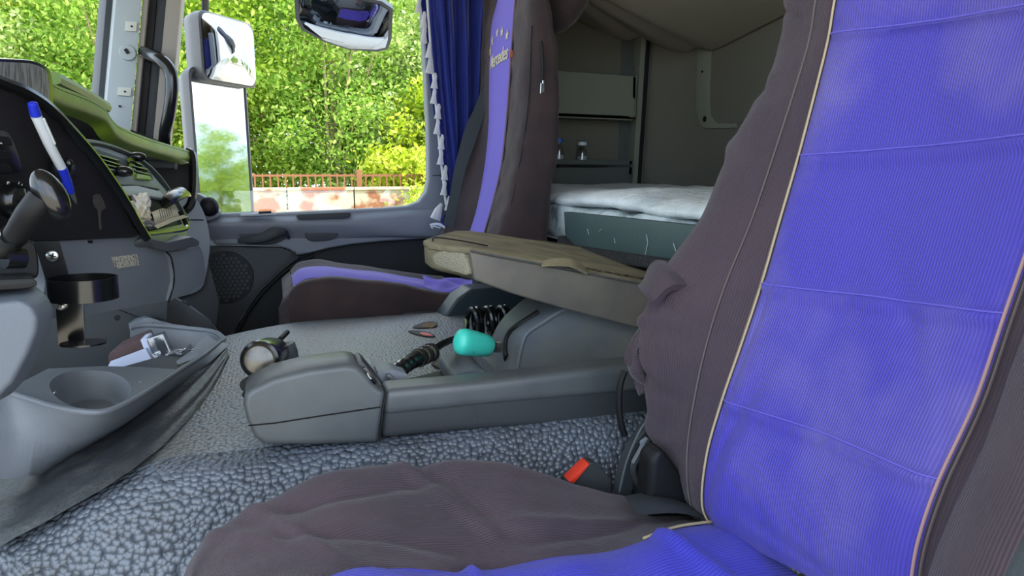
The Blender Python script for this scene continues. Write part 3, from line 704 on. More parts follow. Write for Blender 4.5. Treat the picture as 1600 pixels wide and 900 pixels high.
t.links.new(tcn.outputs['Object'], mp.inputs[0]); t.links.new(mp.outputs[0], nz.inputs['Vector']); t.links.new(nz.outputs['Fac'], rr_.inputs[0]); t.links.new(rr_.outputs[0], t.nodes['Principled BSDF'].inputs['Base Color'])
MB().prism(rpoly([(-60, 94), (52, 99), (76, 111), (79, 215), (-60, 215)], .015, .0008), -nT*.001).build('screen', mt, tb)

# vent pod and storage cubby
plV = plane3((150, 250, 1.12), (222, 372, 1.12), (290, 360, 1.33)); nV = nrm(plV)
def vp(l, off=0, r=0):
    q = PPX(plV, l, off); return rounded(q, r) if r else q
b = MB(); b.prism(vp([(118, 222), (160, 228), (205, 246), (238, 272), (262, 300), (290, 345), (293, 366), (285, 374), (240, 378), (222, 372), (190, 315), (150, 252)], 0, .008), -nV*.10); b.build('vent_pod', m_grey, ds, bevel=.006)
MB().tube(spline(vp([(118, 221), (160, 226), (206, 243), (240, 268), (268, 304), (294, 346)], .0), 4), .0045, 8).build('pod_rim', m_consdk, ds)
def vent(poly, slats, name):
    f = MB().prism(vp(poly, .002, .006), -nV*.01).build(name, m_black, ds, bevel=.001)
    for a_, c_ in slats:
        p, q = PP(plV, *a_, .009), PP(plV, *c_, .009)
        up_ = (V((0, 0, 1))-nV*nV.z).normalized()
        MB().prism([p, q, q-nV*.018-up_*.006, p-nV*.018-up_*.006], up_*.0022).build('slat', m_gloss, f, bevel=.0005)
    return f
v1 = vent([(133, 230), (150, 232), (200, 250), (206, 274), (172, 272), (150, 254)], [((139, 238), (188, 252)), ((145, 245), (200, 262)), ((153, 254), (204, 268)), ((160, 262), (205, 273))], 'air_vent')
v2 = vent([(204, 248), (215, 250), (236, 268), (240, 282), (212, 276)], [((206, 252), (224, 259)), ((209, 260), (232, 266)), ((212, 267), (236, 274))], 'air_vent')
MB().prism(vp([(203, 246), (209, 247), (214, 276), (209, 276)], .006, .002), -nV*.01).build('vent_divider', m_greenrefl, ds, bevel=.001)
MB().prism(vp([(214, 271), (234, 275), (238, 281), (214, 279)], .010, .002), -nV*.012).build('vent_lip', m_greenrefl, ds, bevel=.001)  # divider and lips carry the reflected green as colour
for (x, y, rr2) in ((192, 268, .011), (215, 245, .010)):
    MB().ball(PP(plV, x, y, .012), (rr2*1.3, rr2*1.0, rr2*.75)).build('vent_knob', m_gloss, ds)
MB().prism(vp([(168, 274), (210, 275), (243, 283), (252, 296), (215, 289), (177, 288)], .006, .005), -nV*.012).build('face_strip', m_grey, ds, bevel=.003)
MB().prism(vp([(178, 291), (215, 290), (250, 299), (263, 312), (225, 305), (192, 305)], .010, .006), -nV*.015).build('cubby_hood', m_pillar, ds, bevel=.004)
cb = MB().prism(vp([(194, 305), (225, 304), (266, 314), (280, 338), (288, 356), (284, 361), (232, 365), (222, 352)], .004, .008), -nV*.006).build('cubby', m_black, ds, bevel=.001)
MB().tube(spline(vp([(228, 366), (250, 364), (287, 358), (291, 350), (282, 330)], .010), 4), .0045, 8).build('cubby_rim', m_gloss, cb)
MB().prism(vp([(234, 361), (262, 355), (287, 350), (289, 356), (262, 362), (236, 366)], .013, .003), -nV*.012).build('cubby_lip', m_greenrefl, cb, bevel=.002)
b = MB(); b.prism(vp([(226, 369), (240, 368), (292, 362), (293, 370), (285, 376), (242, 379), (232, 376)], .012, .006), -nV*.03); b.build('pod_foot', m_cons, ds, bevel=.004)
# papers in the cubby
def crumple(name, c, r, seed, mat, label, cat):
    bm = bmesh.new(); bmesh.ops.create_icosphere(bm, subdivisions=3, radius=1)
    for v in bm.verts:
        n1 = noise.noise(v.co*1.9+V((seed, 0, 0))); n2 = noise.cell(v.co*3.2+V((seed, 2, 1)))
        v.co = V((v.co.x*r[0], v.co.y*r[1], v.co.z*r[2]))*(1+.35*n1+.28*(n2-.5)) + V(c)
    m = MB(); m.bm.free(); m.bm = bm
    o = m.build(name, mat, None, ang=15); tag(o, label, cat); return o
crumple('crumpled_paper', PP(plV, 220, 318, .012), (.016, .022, .015), 3.1, m_paper, 'white crumpled tissue at the top of the paper-filled dash cubby', 'paper')
crumple('crumpled_paper', PP(plV, 222, 336, .010), (.013, .02, .014), 7.7, m_cream, 'cream crumpled wrapper below the white tissue in the dash cubby', 'paper')
crumple('candy_wrapper', PP(plV, 234, 350, .012), (.010, .014, .009), 5.2, m_foil, 'small silver and dark wrapper at the bottom corner of the dash cubby', 'wrapper')
rc = thing('receipt', 'curled cream receipt with faint print sticking out of the dash cubby', 'receipt', PP(plV, 262, 345, .012))
b = MB(); b.patch([vp([(237, 332), (250, 327), (264, 323), (275, 321)], .014), vp([(240, 340), (254, 337), (268, 334), (277, 332)], .024), vp([(243, 352), (258, 349), (272, 345), (280, 341)], .018)], 5, 5, thick=.0006); b.build('sheet', m_cream, rc, ang=60)
for i in range(6):
    MB().tube(vp([(249+i*3.2, 328-i), (252+i*3.4, 342-i*1.3)], .0265), .0004, 4).build('print_line', m_print, rc)
sl_ = MB().prism(vp([(242, 352), (262, 343), (286, 336), (294, 339), (272, 346), (246, 357)], .024), nV*.001).build('paper_slip', m_cream); tag(sl_, 'narrow paper slip lying across the cubby opening under the receipt', 'paper')
kf = thing('key_fob', 'black oblong plastic fob lying over the top of the paper-filled cubby', 'key fob', PP(plV, 268, 316, .01))
MB().tube([PP(plV, 254, 322, .014), PP(plV, 262, 314, .026), PP(plV, 272, 306, .032), PP(plV, 286, 300, .030), PP(plV, 292, 303, .026)], [.007, .0095, .012, .012, .008], 12, flat=.6).build('body', m_gloss, kf)
MB().ball(PP(plV, 285, 300, .037), (.004, .004, .003)).build('mark', m_printw, kf)

# lower grey panel with drawer
plL = plane3((70, 380, .93), (235, 375, 1.14), (200, 470, 1.10)); nL = nrm(plL)
def lp(l, off=0, r=0):
    q = PPX(plL, l, off); return rounded(q, r) if r else q
b = MB(); b.prism(lp([(55, 378), (222, 370), (235, 380), (244, 388), (262, 392), (268, 400), (272, 440), (266, 470), (200, 482), (130, 494), (60, 500), (72, 440)], 0, .006), -nL*.05); b.build('lower_panel', m_grey, ds, bevel=.005, seg=3)
b = MB(); b.prism(lp([(261, 394), (290, 390), (312, 383), (318, 398), (322, 428), (319, 444), (303, 452), (298, 455), (264, 472), (272, 440), (269, 410)], .006, .006), -nL*.07); b.build('drawer', m_grey, ds, bevel=.006, seg=3)
MB().tube(spline(lp([(260, 394), (268, 405), (272, 440), (263, 473)], .006), 4), .0014, 6).build('drawer_gap', m_black, ds)
b = MB(); b.prism(lp([(232, 372), (262, 379), (300, 370), (312, 377), (311, 384), (285, 390), (262, 393), (243, 388)], .016, .006), -nL*.05); b.build('shelf_lip', m_cons, ds, bevel=.006, seg=3)
# printed sticker
def stickermat():
    m = M('sticker', (196, 192, 178), .7); t = m.node_tree; tc_ = t.nodes.new('ShaderNodeTexCoord'); mp_ = t.nodes.new('ShaderNodeMapping'); mp_.inputs['Scale'].default_value = (500, 500, 420)
    n = t.nodes.new('ShaderNodeTexNoise'); n.inputs['Scale'].default_value = 1; r = t.nodes.new('ShaderNodeValToRGB'); r.color_ramp.elements[0].position = .44; r.color_ramp.elements[0].color = srgb((120, 116, 104)); r.color_ramp.elements[1].position = .52; r.color_ramp.elements[1].color = srgb((206, 202, 188))
    t.links.new(tc_.outputs['Object'], mp_.inputs[0]); t.links.new(mp_.outputs[0], n.inputs['Vector']); t.links.new(n.outputs['Fac'], r.inputs[0]); t.links.new(r.outputs[0], t.nodes['Principled BSDF'].inputs['Base Color']); return m
MB().prism(lp([(175, 402), (214, 397), (218, 414), (181, 420)], .0012), -nL*.001).build('sticker', stickermat(), ds)
MB().prism(lp([(139, 376), (145, 376), (145, 380), (140, 380)], .002), -nL*.003).build('chip', m_black, ds)
# kick panel behind the tray
b = MB(); b.prism(PX([(-60, 470), (110, 470), (270, 462), (330, 500), (330, 590), (-60, 640)], Y=1.46), (-.02, .03, 0)); b.build('kick_panel', m_doordk, ds, bevel=.004)
MB().prism(PX([(180, 482), (262, 466), (262, 500), (225, 498)], Y=1.40), (-.02, .03, 0)).build('kick_panel', m_doordk, ds, bevel=.004)
MB().lathe([(.005, 0), (.005, .004)], P(183, 497, Y=1.39), (0, 1, 0), 8).build('hole', m_black, ds)
MB().tube(spline(PX([(283, 473), (290, 480), (284, 500), (275, 520)], Y=1.5), 4), .008, 8).build('cable', m_black, ds)
# vertical grey housing at the right of the tray
b = MB(); b.prism(PX([(262, 474), (275, 466), (318, 492), (345, 520), (342, 555), (262, 540)], Y=1.60), (-.03, .10, 0)); b.build('footwell_panel', m_doordk, ds, bevel=.008)

# ---------------------------------------------------------------- dash tray with cup recess
plR = plane3((0, 624, .86), (75, 577, .99), (346, 529, 1.27)); nR = nrm(plR)
def tp(l, off=0): return PPX(plR, l, off)
tr = thing('dash_tray', 'light grey moulded tray with round cup recess below the dashboard', 'tray', tuple(PP(plR, 150, 640)+V((0, 0, -.1))))
front = [(-70, 612), (-20, 617), (14, 617), (50, 627), (90, 639), (140, 646), (170, 643), (200, 630), (240, 606), (280, 580), (318, 556), (345, 534)]
fr = spline(tp(front), 4)
backc = tp([(349, 527), (330, 516), (300, 548), (278, 573), (270, 577), (216, 572), (160, 572), (75, 576), (45, 590), (10, 612), (-70, 606)][2:] )
outer = fr + tp([(330, 545), (300, 566), (276, 577), (216, 573), (160, 572), (75, 576), (40, 594), (0, 606), (-70, 600)])
cup = spline(tp([(77, 604), (85, 590), (105, 582), (135, 579), (170, 581), (195, 592), (205, 608), (198, 624), (178, 636), (150, 641), (118, 636), (92, 624)]), 3, closed=True)
b = MB(); b.holed(outer, [cup]); b.build('tray_top', m_grey, tr)
cc = sum(cup, V())/len(cup); dn = V((.0, 0, -1)); BK = V((-.004, .016, 0))
b = MB(); b.rings([cup, [cc+(p-cc)*.97+dn*.004+BK*.1 for p in cup], [cc+(p-cc)*.80+dn*.030+BK*.8 for p in cup], [cc+(p-cc)*.72+dn*.036+BK for p in cup], [cc+(p-cc)*.68+dn*.037+BK for p in cup]], caps=False)
b.face([b.bm.verts.new(cc+(p-cc)*.68+dn*.037+BK) for p in cup]); b.build('cup_recess', m_grey, tr, ang=50)
MB().ball(PP(plR, 84, 614, -.008), (.003, .003, .003)).build('rivet', m_steel, tr); MB().ball(PP(plR, 219, 597, .0005), (.002, .002, .001)).build('rivet', m_steel, tr)
MB().tube([p+V((0, 0, .0015)) for p in fr], .0035, 8).build('front_rim', m_grey, tr)
lowc = spline([P(x, y, Y=Y_) for x, y, Y_ in ((-70, 752, .80), (-20, 750, .84), (14, 748, .86), (50, 743, .885), (82, 735, .91), (112, 718, .94), (150, 695, .97), (190, 670, 1.01), (235, 636, 1.06), (275, 605, 1.11), (315, 574, 1.17), (349, 540, 1.25))], 4)
midc = [lerp(a_, b_, .45)+V((.012, -.010, 0)) for a_, b_ in zip(fr, lowc)]
inn2 = [q+V((-.03, .05, .01)) for q in lowc]
b = MB(); b.rings([fr, [lerp(a_, b_, .12)+V((.004, -.003, 0)) for a_, b_ in zip(fr, lowc)], midc, lowc, inn2], closed=False, caps=False); b.build('fascia', m_pillar if False else m_grey, tr, ang=70)
# bin to the right with raised rim
rimR = [P(x, y, Y=Y_) for x, y, Y_ in ((203, 512, 1.36), (232, 508, 1.37), (290, 513, 1.36), (332, 518, 1.33), (346, 526, 1.29), (347, 533, 1.27), (318, 556, 1.215), (285, 578, 1.165), (276, 580, 1.155))]
rs_ = spline(rimR, 4)
MB().tube(rs_, .0045, 8).build('bin_rim', m_grey, tr)
flo = [P(x, y, Y=Y_)+V((0, 0, 0)) for x, y, Y_ in ((204, 560, 1.36), (250, 560, 1.36), (292, 545, 1.34), (318, 536, 1.32), (326, 536, 1.30), (322, 540, 1.27), (300, 560, 1.215), (283, 574, 1.175), (276, 577, 1.16))]
fs_ = spline(flo, 4)
b = MB(); b.rings([rs_, fs_], closed=False, caps=False); b.build('bin_wall', m_grey, tr)
b = MB(); ff = PX([(165, 575), (276, 578)], Y=1.15); fl2 = fs_+[P(276, 582, Y=1.14), P(160, 582, Y=1.14)]
b.poly(fl2); b.build('bin_floor', m_doordk, tr)
b = MB(); b.prism(rounded(PX([(202, 512), (214, 503), (230, 496), (240, 498), (272, 510), (300, 514)], Y=1.38), .006), (-.01, .03, 0)); b.build('rear_flange', m_grey, tr, bevel=.003)
MB().prism(PX([(238, 504), (262, 510), (262, 511.5), (238, 505.5)], Y=1.378), (0, .003, 0)).build('flange_slot', m_black, tr)
MB().prism(PX([(278, 572), (296, 565), (299, 567), (281, 575)], Y=1.18), (0, 0, .002)).build('wood_chip', m_tan, tr)
# things in the bin
nb = thing('notebook', 'closed notebook with brown cover lying under the white sheet in the tray bin', 'notebook', P(200, 565, Y=1.24))
MB().prism(PX([(169, 570), (169, 555), (172, 551), (218, 531), (222, 532), (228, 556), (215, 572)], Y=1.24), (0, .10, -.004)).build('cover', m_brown, nb, bevel=.002)
MB().prism(PX([(219, 531), (229, 528), (246, 574), (236, 574)], Y=1.235), (0, .05, -.002)).build('clear_edge', m_lav, nb, bevel=.001)
ps = MB().prism(PX([(169, 572), (172, 566), (228, 545), (243, 574), (170, 573)], Y=1.225), (0, .008, 0)).build('paper_sheet', m_lav); tag(ps, 'pale lavender paper sheet in front of the brown notebook in the tray', 'paper')
cx = thing('clear_box', 'clear plastic blister box standing beside the lavender paper in the tray', 'box', P(255, 570, Y=1.22))
q1 = PX([(230, 531), (254, 523), (270, 560), (246, 573)], Y=1.235)
MB().prism(q1, (0, .03, 0)).build('body', m_clear, cx, bevel=.001)
for i in range(4): MB().tube([q1[i], q1[(i+1) % 4]], .0012, 5).build('edge', m_white if i < 2 else m_clear, cx)
MB().prism(PX([(236, 553), (250, 548), (256, 562), (243, 568)], Y=1.230), (0, .004, 0)).build('insert', m_foil, cx, bevel=.001)
fp = crumple('foil_pack', P(284, 552, Y=1.24), (.03, .012, .010), 9.4, m_foil, 'crinkled foil and clear strip lying right of the clear box in the tray', 'wrapper')
tag(MB().prism(PX([(266, 566), (284, 562), (300, 541), (296, 538), (288, 548), (270, 560)], Y=1.22), (0, .006, 0)).build('plastic_strip', m_clear), 'narrow clear plastic strip in front of the crinkled foil in the tray', 'strip')

# ---------------------------------------------------------------- steering column cover and stalk at the left edge
sc_ = thing('steering_column', 'grey steering column shroud with black stalk socket at the left edge', 'steering column', (-.42, .7, -.5))
prf = [(-90, 462), (0, 458), (55, 452), (74, 462), (84, 482), (82, 505), (66, 545), (42, 590), (18, 615), (0, 626), (-90, 640)]
b = MB(); A = [P(x, y, Y=.72) for x, y in prf]; B_ = [p+V((-.052, .13, 0)) for p in A]; A2 = [lerp(p, P(0, 530, Y=.72), .12)+V((0, -.03, 0)) for p in A]
b.rings([A2, A, B_], caps=True); b.build('shroud', m_shroud, sc_, bevel=.022, seg=4, bang=25, ang=60)
b = MB(); b.prism(rounded(PX([(-90, 378), (0, 372), (55, 376), (60, 400), (62, 432), (50, 438), (-90, 448)], Y=.74), .01), (-.032, .08, 0)); b.build('stalk_socket', m_black, sc_, bevel=.01, seg=3)
MB().prism(PX([(-90, 440), (54, 434), (62, 447), (40, 452), (-90, 460)], Y=.70), (-.034, .09, 0)).build('socket_recess', m_black, sc_, bevel=.006)
MB().tube([P(6, 402, Y=.70), P(36, 402, Y=.71)], [.010, .010], 14).build('stalk_joint', m_gloss, sc_)
lv = thing('stalk_lever', 'thick black stalk lever with a worn rounded knob at the left edge', 'lever', P(10, 390, Y=.70))
MB().tube(spline([P(-6, 400, Y=.70), P(14, 380, Y=.70), P(36, 350, Y=.69), P(54, 326, Y=.68), P(66, 312, Y=.68)], 4), [v*.72 for v in (.006, .008, .010, .011, .012, .0125, .013, .0135, .0145, .015, .0155, .0155, .0155, .0155, .016, .016, .016)], 14).build('stem', m_black, lv)
kx = (P(96, 335, Y=.68)-P(66, 285, Y=.68)).normalized(); ky = V((0, 1, 0)); kz = kx.cross(ky)
MB().ball(P(79, 304, Y=.68), (.0120, .0125, .0225), Matrix((kz, ky, kx)).transposed(), 14, 20).build('knob', m_gloss, lv)
MB().lathe([(.0106, 0), (.011, .004)], P(20, 372, Y=.70), P(54, 326, Y=.68)-P(20, 372, Y=.70), 14).build('collar', m_gloss, lv)

# ---------------------------------------------------------------- metal cup holder screwed to the dash
ch = thing('cup_holder', 'black metal ring cup holder on a bent bracket screwed to the dash', 'cup holder', P(130, 538, Y=.90))
YB = .885
MB().prism(rounded(PX([(52, 377), (92, 377), (108, 434), (72, 440)], Y=YB), .003), (0, .003, 0)).build('bracket_plate', m_black, ch, bevel=.0006)
MB().prism(PX([(86, 462), (129, 462), (133, 530), (131, 538), (91, 540), (88, 500)], Y=YB-.005), (0, .003, 0)).build('bracket_leg', m_gloss, ch, bevel=.0006)
rc0 = P(130, 450, Y=YB-.03); rad = (P(186, 450, Y=YB-.03)-P(75, 450, Y=YB-.03)).length/2; hh = .024
b = MB(); b.lathe([(rad, -hh/2), (rad, hh/2), (rad-.002, hh/2), (rad-.002, -hh/2), (rad, -hh/2)], rc0, (.02, 0, 1), 48, caps=False); b.build('ring', m_gloss, ch)
MB().lathe([(rad*.68, -.001), (rad*.68, .001)], P(131, 536, Y=YB-.02), (.03, .05, 1), 36).build('base_disc', m_gloss, ch)
MB().lathe([(rad*.70, -.001), (rad*.70, .0015)], P(131, 533, Y=YB-.03), (-.06, .0, 1), 36).build('base_rim', m_clear, ch) if False else None
for x, y, yy in ((82, 400, YB), (96, 476, YB-.005)):
    s_ = MB().lathe([(.0062, 0), (.0062, .0015), (.004, .003)], P(x, y, Y=yy-.002), (0, -1, 0), 16).build('screw', m_steel, ch)
    for a_ in (0, math.pi/2): MB().box(P(x, y, Y=yy-.0052), (.007, .0008, .0012), Matrix.Rotation(a_+.3, 3, 'Y')).build('cross_slot', m_black, s_)

# ---------------------------------------------------------------- console rail between mat and driver's seat
cr_t = thing('console_rail', 'long grey plastic console rail with switch lying on the near edge of the rubber mat', 'console', (.2, .76, -.31))
YS = .752
fc = [(380, 630), (383, 614), (392, 606), (425, 589), (480, 575), (540, 567), (557, 569), (570, 580), (582, 596), (592, 606), (602, 611), (596, 650), (590, 691), (500, 694), (412, 693), (398, 682), (386, 655)]
A = PX(fc, Y=YS); cA = sum(A, V())/len(A)
A0 = [cA+(p-cA)*V((1, 1, 1)) for p in A]
ins = [V((cA.x+(p.x-cA.x)*.965, YS-.006, cA.z+(p.z-cA.z)*.90)) for p in A]
b = MB(); b.rings([ins, A0, [p+V((.0, .055, 0)) for p in A], [V((cA.x+(p.x-cA.x)*.96, YS+.068, cA.z+(p.z-cA.z)*.9)) for p in A]])
b.build('front_cover', m_cons, cr_t, bevel=.004, seg=3, bang=40, ang=50)
MB().tube(PX([(388, 665), (430, 661), (500, 650), (594, 636)], Y=YS-.0065), .0008, 5).build('cover_seam', m_black, cr_t)
ra = [(604, 612), (760, 598), (980, 572), (1040, 566), (1040, 648), (980, 655), (700, 676), (596, 686), (598, 655)]
A = PX(ra, Y=YS+.002)
b = MB(); b.prism(A, (0, .042, 0)); b.build('rail', m_consdk, cr_t, bevel=.009, seg=4, bang=50)
ub = PX([(603, 610), (760, 597), (980, 571), (1040, 565), (1040, 606), (980, 614), (760, 634), (600, 651)], Y=YS-.002)
b = MB(); b.prism(ub, (0, .045, 0)); b.build('upper_moulding', m_cons, cr_t, bevel=.010, seg=4, bang=50)
MB().tube([P(603, 612, Y=YS-.001), P(598, 640, Y=YS-.005), P(593, 690, Y=YS-.002)], .0012, 6).build('joint_gap', m_black, cr_t)
MB().prism(PX([(620, 676), (800, 664), (975, 648), (975, 656), (800, 674), (622, 684)], Y=YS+.012), (0, .03, 0)).build('lower_strip', m_black, cr_t, bevel=.002)
for l in ([(730, 632), (742, 640), (748, 650)], [(742, 648), (741, 660)], [(690, 640), (700, 642)]):
    MB().tube(PX(l, Y=YS-.0008), .0003, 4).build('scratch', m_cons, cr_t)
plS = plane3((560, 567, .765), (588, 608, .765), (600, 600, .80))
sw = MB().prism(rounded(PX([(558, 568), (566, 564), (597, 600), (592, 610), (584, 612)], Y=.757), .002), (0, .034, .002)).build('switch_frame', m_consdk, cr_t, bevel=.002)
MB().prism(PX([(566, 576), (573, 574), (590, 597), (584, 603)], Y=.750), (0, .004, 0)).build('rocker', m_gloss, sw, bevel=.001)
MB().tube(PX([(574, 583), (577, 589), (580, 592)], Y=.7492), .0007, 4).build('switch_mark', m_printw, sw)

# ---------------------------------------------------------------- gear shifter
gs = thing('gear_shifter', 'stubby gear lever with a round worn silver cap at the front of the rubber mat', 'gear lever', P(425, 590, Y=.90))
c0 = P(406, 562, Y=.84); ax = (P(396, 568, Y=.80)-P(440, 545, Y=.93)).normalized()
R0 = .0225
MB().lathe([(.012, -.075), (.019, -.068), (.0215, -.045), (.0225, -.02), (.0235, -.004), (.0225, .002), (.019, .004), (.0185, .002)], c0, ax, 28, caps=False).build('knob', m_gloss, gs)
MB().lathe([(.0185, .002), (.0165, .0045), (.010, .0062), (.0001, .0068)], c0, ax, 28, caps=True).build('end_cap', m_chrome, gs)
MB().tube(spline([P(440, 540, Y=.92), P(447, 560, Y=.92), P(452, 575, Y=.92), P(455, 590, Y=.93)], 4), [.017]*4+[.016]*5+[.019]*4, 14, flat=.7).build('neck', m_cons, gs)
MB().tube([P(438, 530, Y=.93), P(449, 519, Y=.96)], .0035, 8).build('release_pin', m_black, gs)
MB().tube(spline([P(388, 600, Y=.81), P(398, 594, Y=.82), P(408, 588, Y=.83)], 3), [.008]*7, 12).build('side_button', m_cons, gs)
MB().tube([P(384, 602, Y=.80), P(392, 599, Y=.81)], [.0075, .0085], 12).build('button_base', m_black, gs)
MB().prism(spline(PX([(395, 612), (400, 598), (430, 580), (462, 572), (470, 578), (440, 600)], Z=-.292), 4, closed=True), (0, 0, -.012)).build('base_plate', m_cons, gs, bevel=.002)
MB().ball(P(386, 616, Y=.76), (.005, .006, .005)).build('catch', m_black, gs)

# ---------------------------------------------------------------- raised lever housing with slot
lh = thing('lever_housing', 'raised grey moulded housing with a curved slot under the folding armrest', 'housing', (.36, .98, -.30))
side = [(804, 592), (808, 576), (813, 550), (818, 531), (826, 519), (842, 508), (884, 483), (930, 468), (1000, 455), (1060, 450)]
far = [(738, 566), (752, 552), (762, 540), (770, 524), (777, 510), (788, 495), (806, 478), (824, 465), (870, 448), (930, 436)]
YN, YF = .92, 1.075
sA = spline(PX(side, Y=YN), 4); fA = spline(PX(far, Y=YF), 4)
rings_ = []
for k_, (t, dd) in enumerate(((0, 0), (.06, .004), (.2, .005), (.5, .004), (.8, .004), (.95, .002), (1, 0))):
    rings_.append([lerp(p, q, t)+V((-dd, 0, dd)) for p, q in zip(sA, fA)])
b = MB(); b.rings(rings_, closed=False, caps=False); b.build('cover_top', m_house, lh, ang=70)
b = MB(); b.poly(sA+[P(1060, 600, Y=YN), P(804, 600, Y=YN)]); b.build('side_face', m_house, lh)
MB().tube([p+V((0, .001, 0)) for p in sA], .004, 8).build('edge_round', m_house, lh)
b = MB(); b.poly([p for p in fA]+[V((.5, YF, -.31)), V((.2, YF, -.31))]); b.build('far_face', m_house, lh)
sl = [(792, 560), (790, 548), (792, 530), (800, 516), (814, 506), (842, 488)]
nslot = V((-.6, -.25, .7)).normalized()
qs = [PX([(a, c)], Y=YN+.055)[0] for a, c in sl]
qs = spline(qs, 5); bv = None
me_ = [o for o in lh.children if o.name.startswith('cover_top')][0].data
bvh = BVHTree.FromPolygons([v.co+ROOT['lever_housing'] for v in me_.vertices], [p.vertices[:] for p in me_.polygons])
def onhouse(px, py, off):
    d_ = (FWD+RGT*((px-800)/F)+UP*((450-py)/F)).normalized(); h = bvh.ray_cast(V((0, 0, 0)), d_)
    return h[0]-d_*off if h[0] else P(px, py, Y=YN+.05)
MB().tube(spline([onhouse(a, c, .0) for a, c in sl], 5), .0075, 8, flat=.7).build('slot', m_black, lh)
b = MB(); b.prism(rounded(PX([(706, 600), (706, 590), (711, 584), (748, 577), (760, 580), (766, 596), (766, 601), (706, 606)], Y=.86), .005), (.004, .10, 0)); b.build('foot_block', m_house, lh, bevel=.005, seg=3)

# teal-handled lever
tl = thing('brake_lever', 'hand lever with bright teal grip on a springy shaft before the grey housing', 'lever', P(790, 545, Y=.93))
a0, a1 = P(716, 533, Y=.86), P(765, 541, Y=.89); dx = (a1-a0)
prof_ = [(-.03, .007), (-.01, .0125), (.05, .0170), (.16, .0185), (.45, .0178), (.75, .0162), (.97, .0146), (1.0, .0132)]
MB().tube([a0+dx*t for t, _ in prof_], [r for _, r in prof_], 18, flat=.75).build('grip', m_teal, tl, ang=50)
MB().tube(spline([a0+dx*.18+V((0, -.0141, .004)), a0+dx*.3+V((0, -.0139, -.004)), a0+dx*.42+V((0, -.0118, -.011))], 4), .0004, 4).build('crack', m_black, tl)
MB().tube([a1, a1+dx*.11], [.0105, .008], 14).build('ferrule', m_consdk, tl)
spg = MB(); q = []
for i in range(60):
    t = i/59; c = lerp(a1+dx*.13, a1+dx*.42+V((0, .005, 0)), t); a_ = t*2*math.pi*4.5
    q.append(c+V((0, math.cos(a_)*.0065, math.sin(a_)*.0065)))
spg.tube(q, .0016, 6); spg.build('spring', m_steel, tl); MB().tube([a1, a1+dx*.45+V((0, .03, 0))], .004, 8).build('shaft', m_black, tl)

# plug with coiled cable
pg = thing('cable_plug', 'black ribbed cable plug in a grey clip lying on the rubber mat', 'plug', P(640, 600, Y=.84))
pts = [P(596, 596, Y=.82), P(618, 582, Y=.84), P(640, 566, Y=.87), P(672, 552, Y=.90)]
ps_ = spline(pts, 6); b = MB(); b.tube(ps_, [.010+.0012*(i % 2) for i in range(len(ps_))], 14); b.build('ribbed_body', m_gloss, pg, ang=20)
MB().tube([P(652, 560, Y=.885), P(676, 549, Y=.905)], [.0125, .0115], 14).build('brass_collar', m_chrome, pg)
for t in (.1, .5, .9): MB().tube([lerp(P(652, 560, Y=.885), P(676, 549, Y=.905), t-.08), lerp(P(652, 560, Y=.885), P(676, 549, Y=.905), t+.08)], .0132, 14).build('collar_ring', m_blackp, pg)
MB().prism(rounded(PX([(588, 583), (612, 577), (637, 584), (640, 598), (618, 603), (598, 600)], Y=.81), .004), (0, .035, 0)).build('clip_body', m_grey, pg, bevel=.003)
MB().prism(PX([(604, 588), (611, 586), (626, 601), (619, 603)], Y=.80), (0, .01, 0)).build('latch', m_cons, pg, bevel=.001)
MB().prism(spline(PX([(600, 600), (640, 590), (690, 578), (706, 578), (708, 598), (660, 604)], Z=-.285), 3, closed=True), (0, 0, -.015)).build('rubber_tail', m_black, pg, bevel=.003)
cbp = [P(674, 550, Y=.905), P(690, 538, Y=.93), P(706, 531, Y=.96), P(718, 528, Y=1.0), P(728, 520, Y=1.06)]
for i in range(120):
    t = i/119; a_ = t*2*math.pi*6
    c = lerp(P(734, 508, Y=1.13), P(800, 503, Y=1.15), t)
    cbp.append(c+V((math.sin(a_*.5)*.004, math.cos(a_)*.020, math.sin(a_)*.024+.004)))
cc_ = MB().tube(spline(cbp, 2), .0052, 8).build('coiled_cable', m_gloss); tag(cc_, 'glossy black coiled cable bunched behind the teal lever', 'cable')
s2 = MB().tube(spline(PX([(752, 470), (768, 482), (780, 490)], Y=1.2), 3), .004, 6) if False else None

# ---------------------------------------------------------------- folding armrest (long flat beam)
fa = thing('folding_armrest', 'long folded-down armrest table with worn tan top between the two seats', 'armrest', (.4, 1.05, -.3))
topn = [P(1130, 458, Y=.90), P(1005, 441, Y=.90), P(916, 425, Y=.90), P(850, 411, Y=.90), P(790, 400, Y=.90), P(735, 389, Y=.90)]
end = [P(700, 386, Y=.935), P(668, 381, Y=.99), P(661, 376, Y=1.03), P(678, 370, Y=1.10), P(708, 362, Y=1.24)]
topf = [P(732, 362, Y=1.27), P(868, 381, Y=1.27), P(1049, 409, Y=1.27), P(1160, 427, Y=1.27)]
TP = topn+end+topf; ct = sum(TP, V())/len(TP)
dz = lambda p: V((0, 0, -(.036+.075*max(0, p.x-.26))))
b = MB(); b.rings([[lerp(p, ct, .03)+V((0, 0, .003)) for p in TP], TP, [p+V((0, 0, -.008)) for p in TP]]); b.build('top_pad', m_tan, fa, bevel=.003, seg=3, bang=20)
b = MB(); R2 = [lerp(p, ct, .006)+V((0, 0, -.008)) for p in TP]; R3 = [lerp(p, ct, .012)+dz(p)*.95 for p in TP]; R4 = [lerp(p, ct, .06)+dz(p)*1.08 for p in TP]
b.rings([R2, R3, R4]); b.build('body', m_tan, fa, bevel=.002, ang=50)
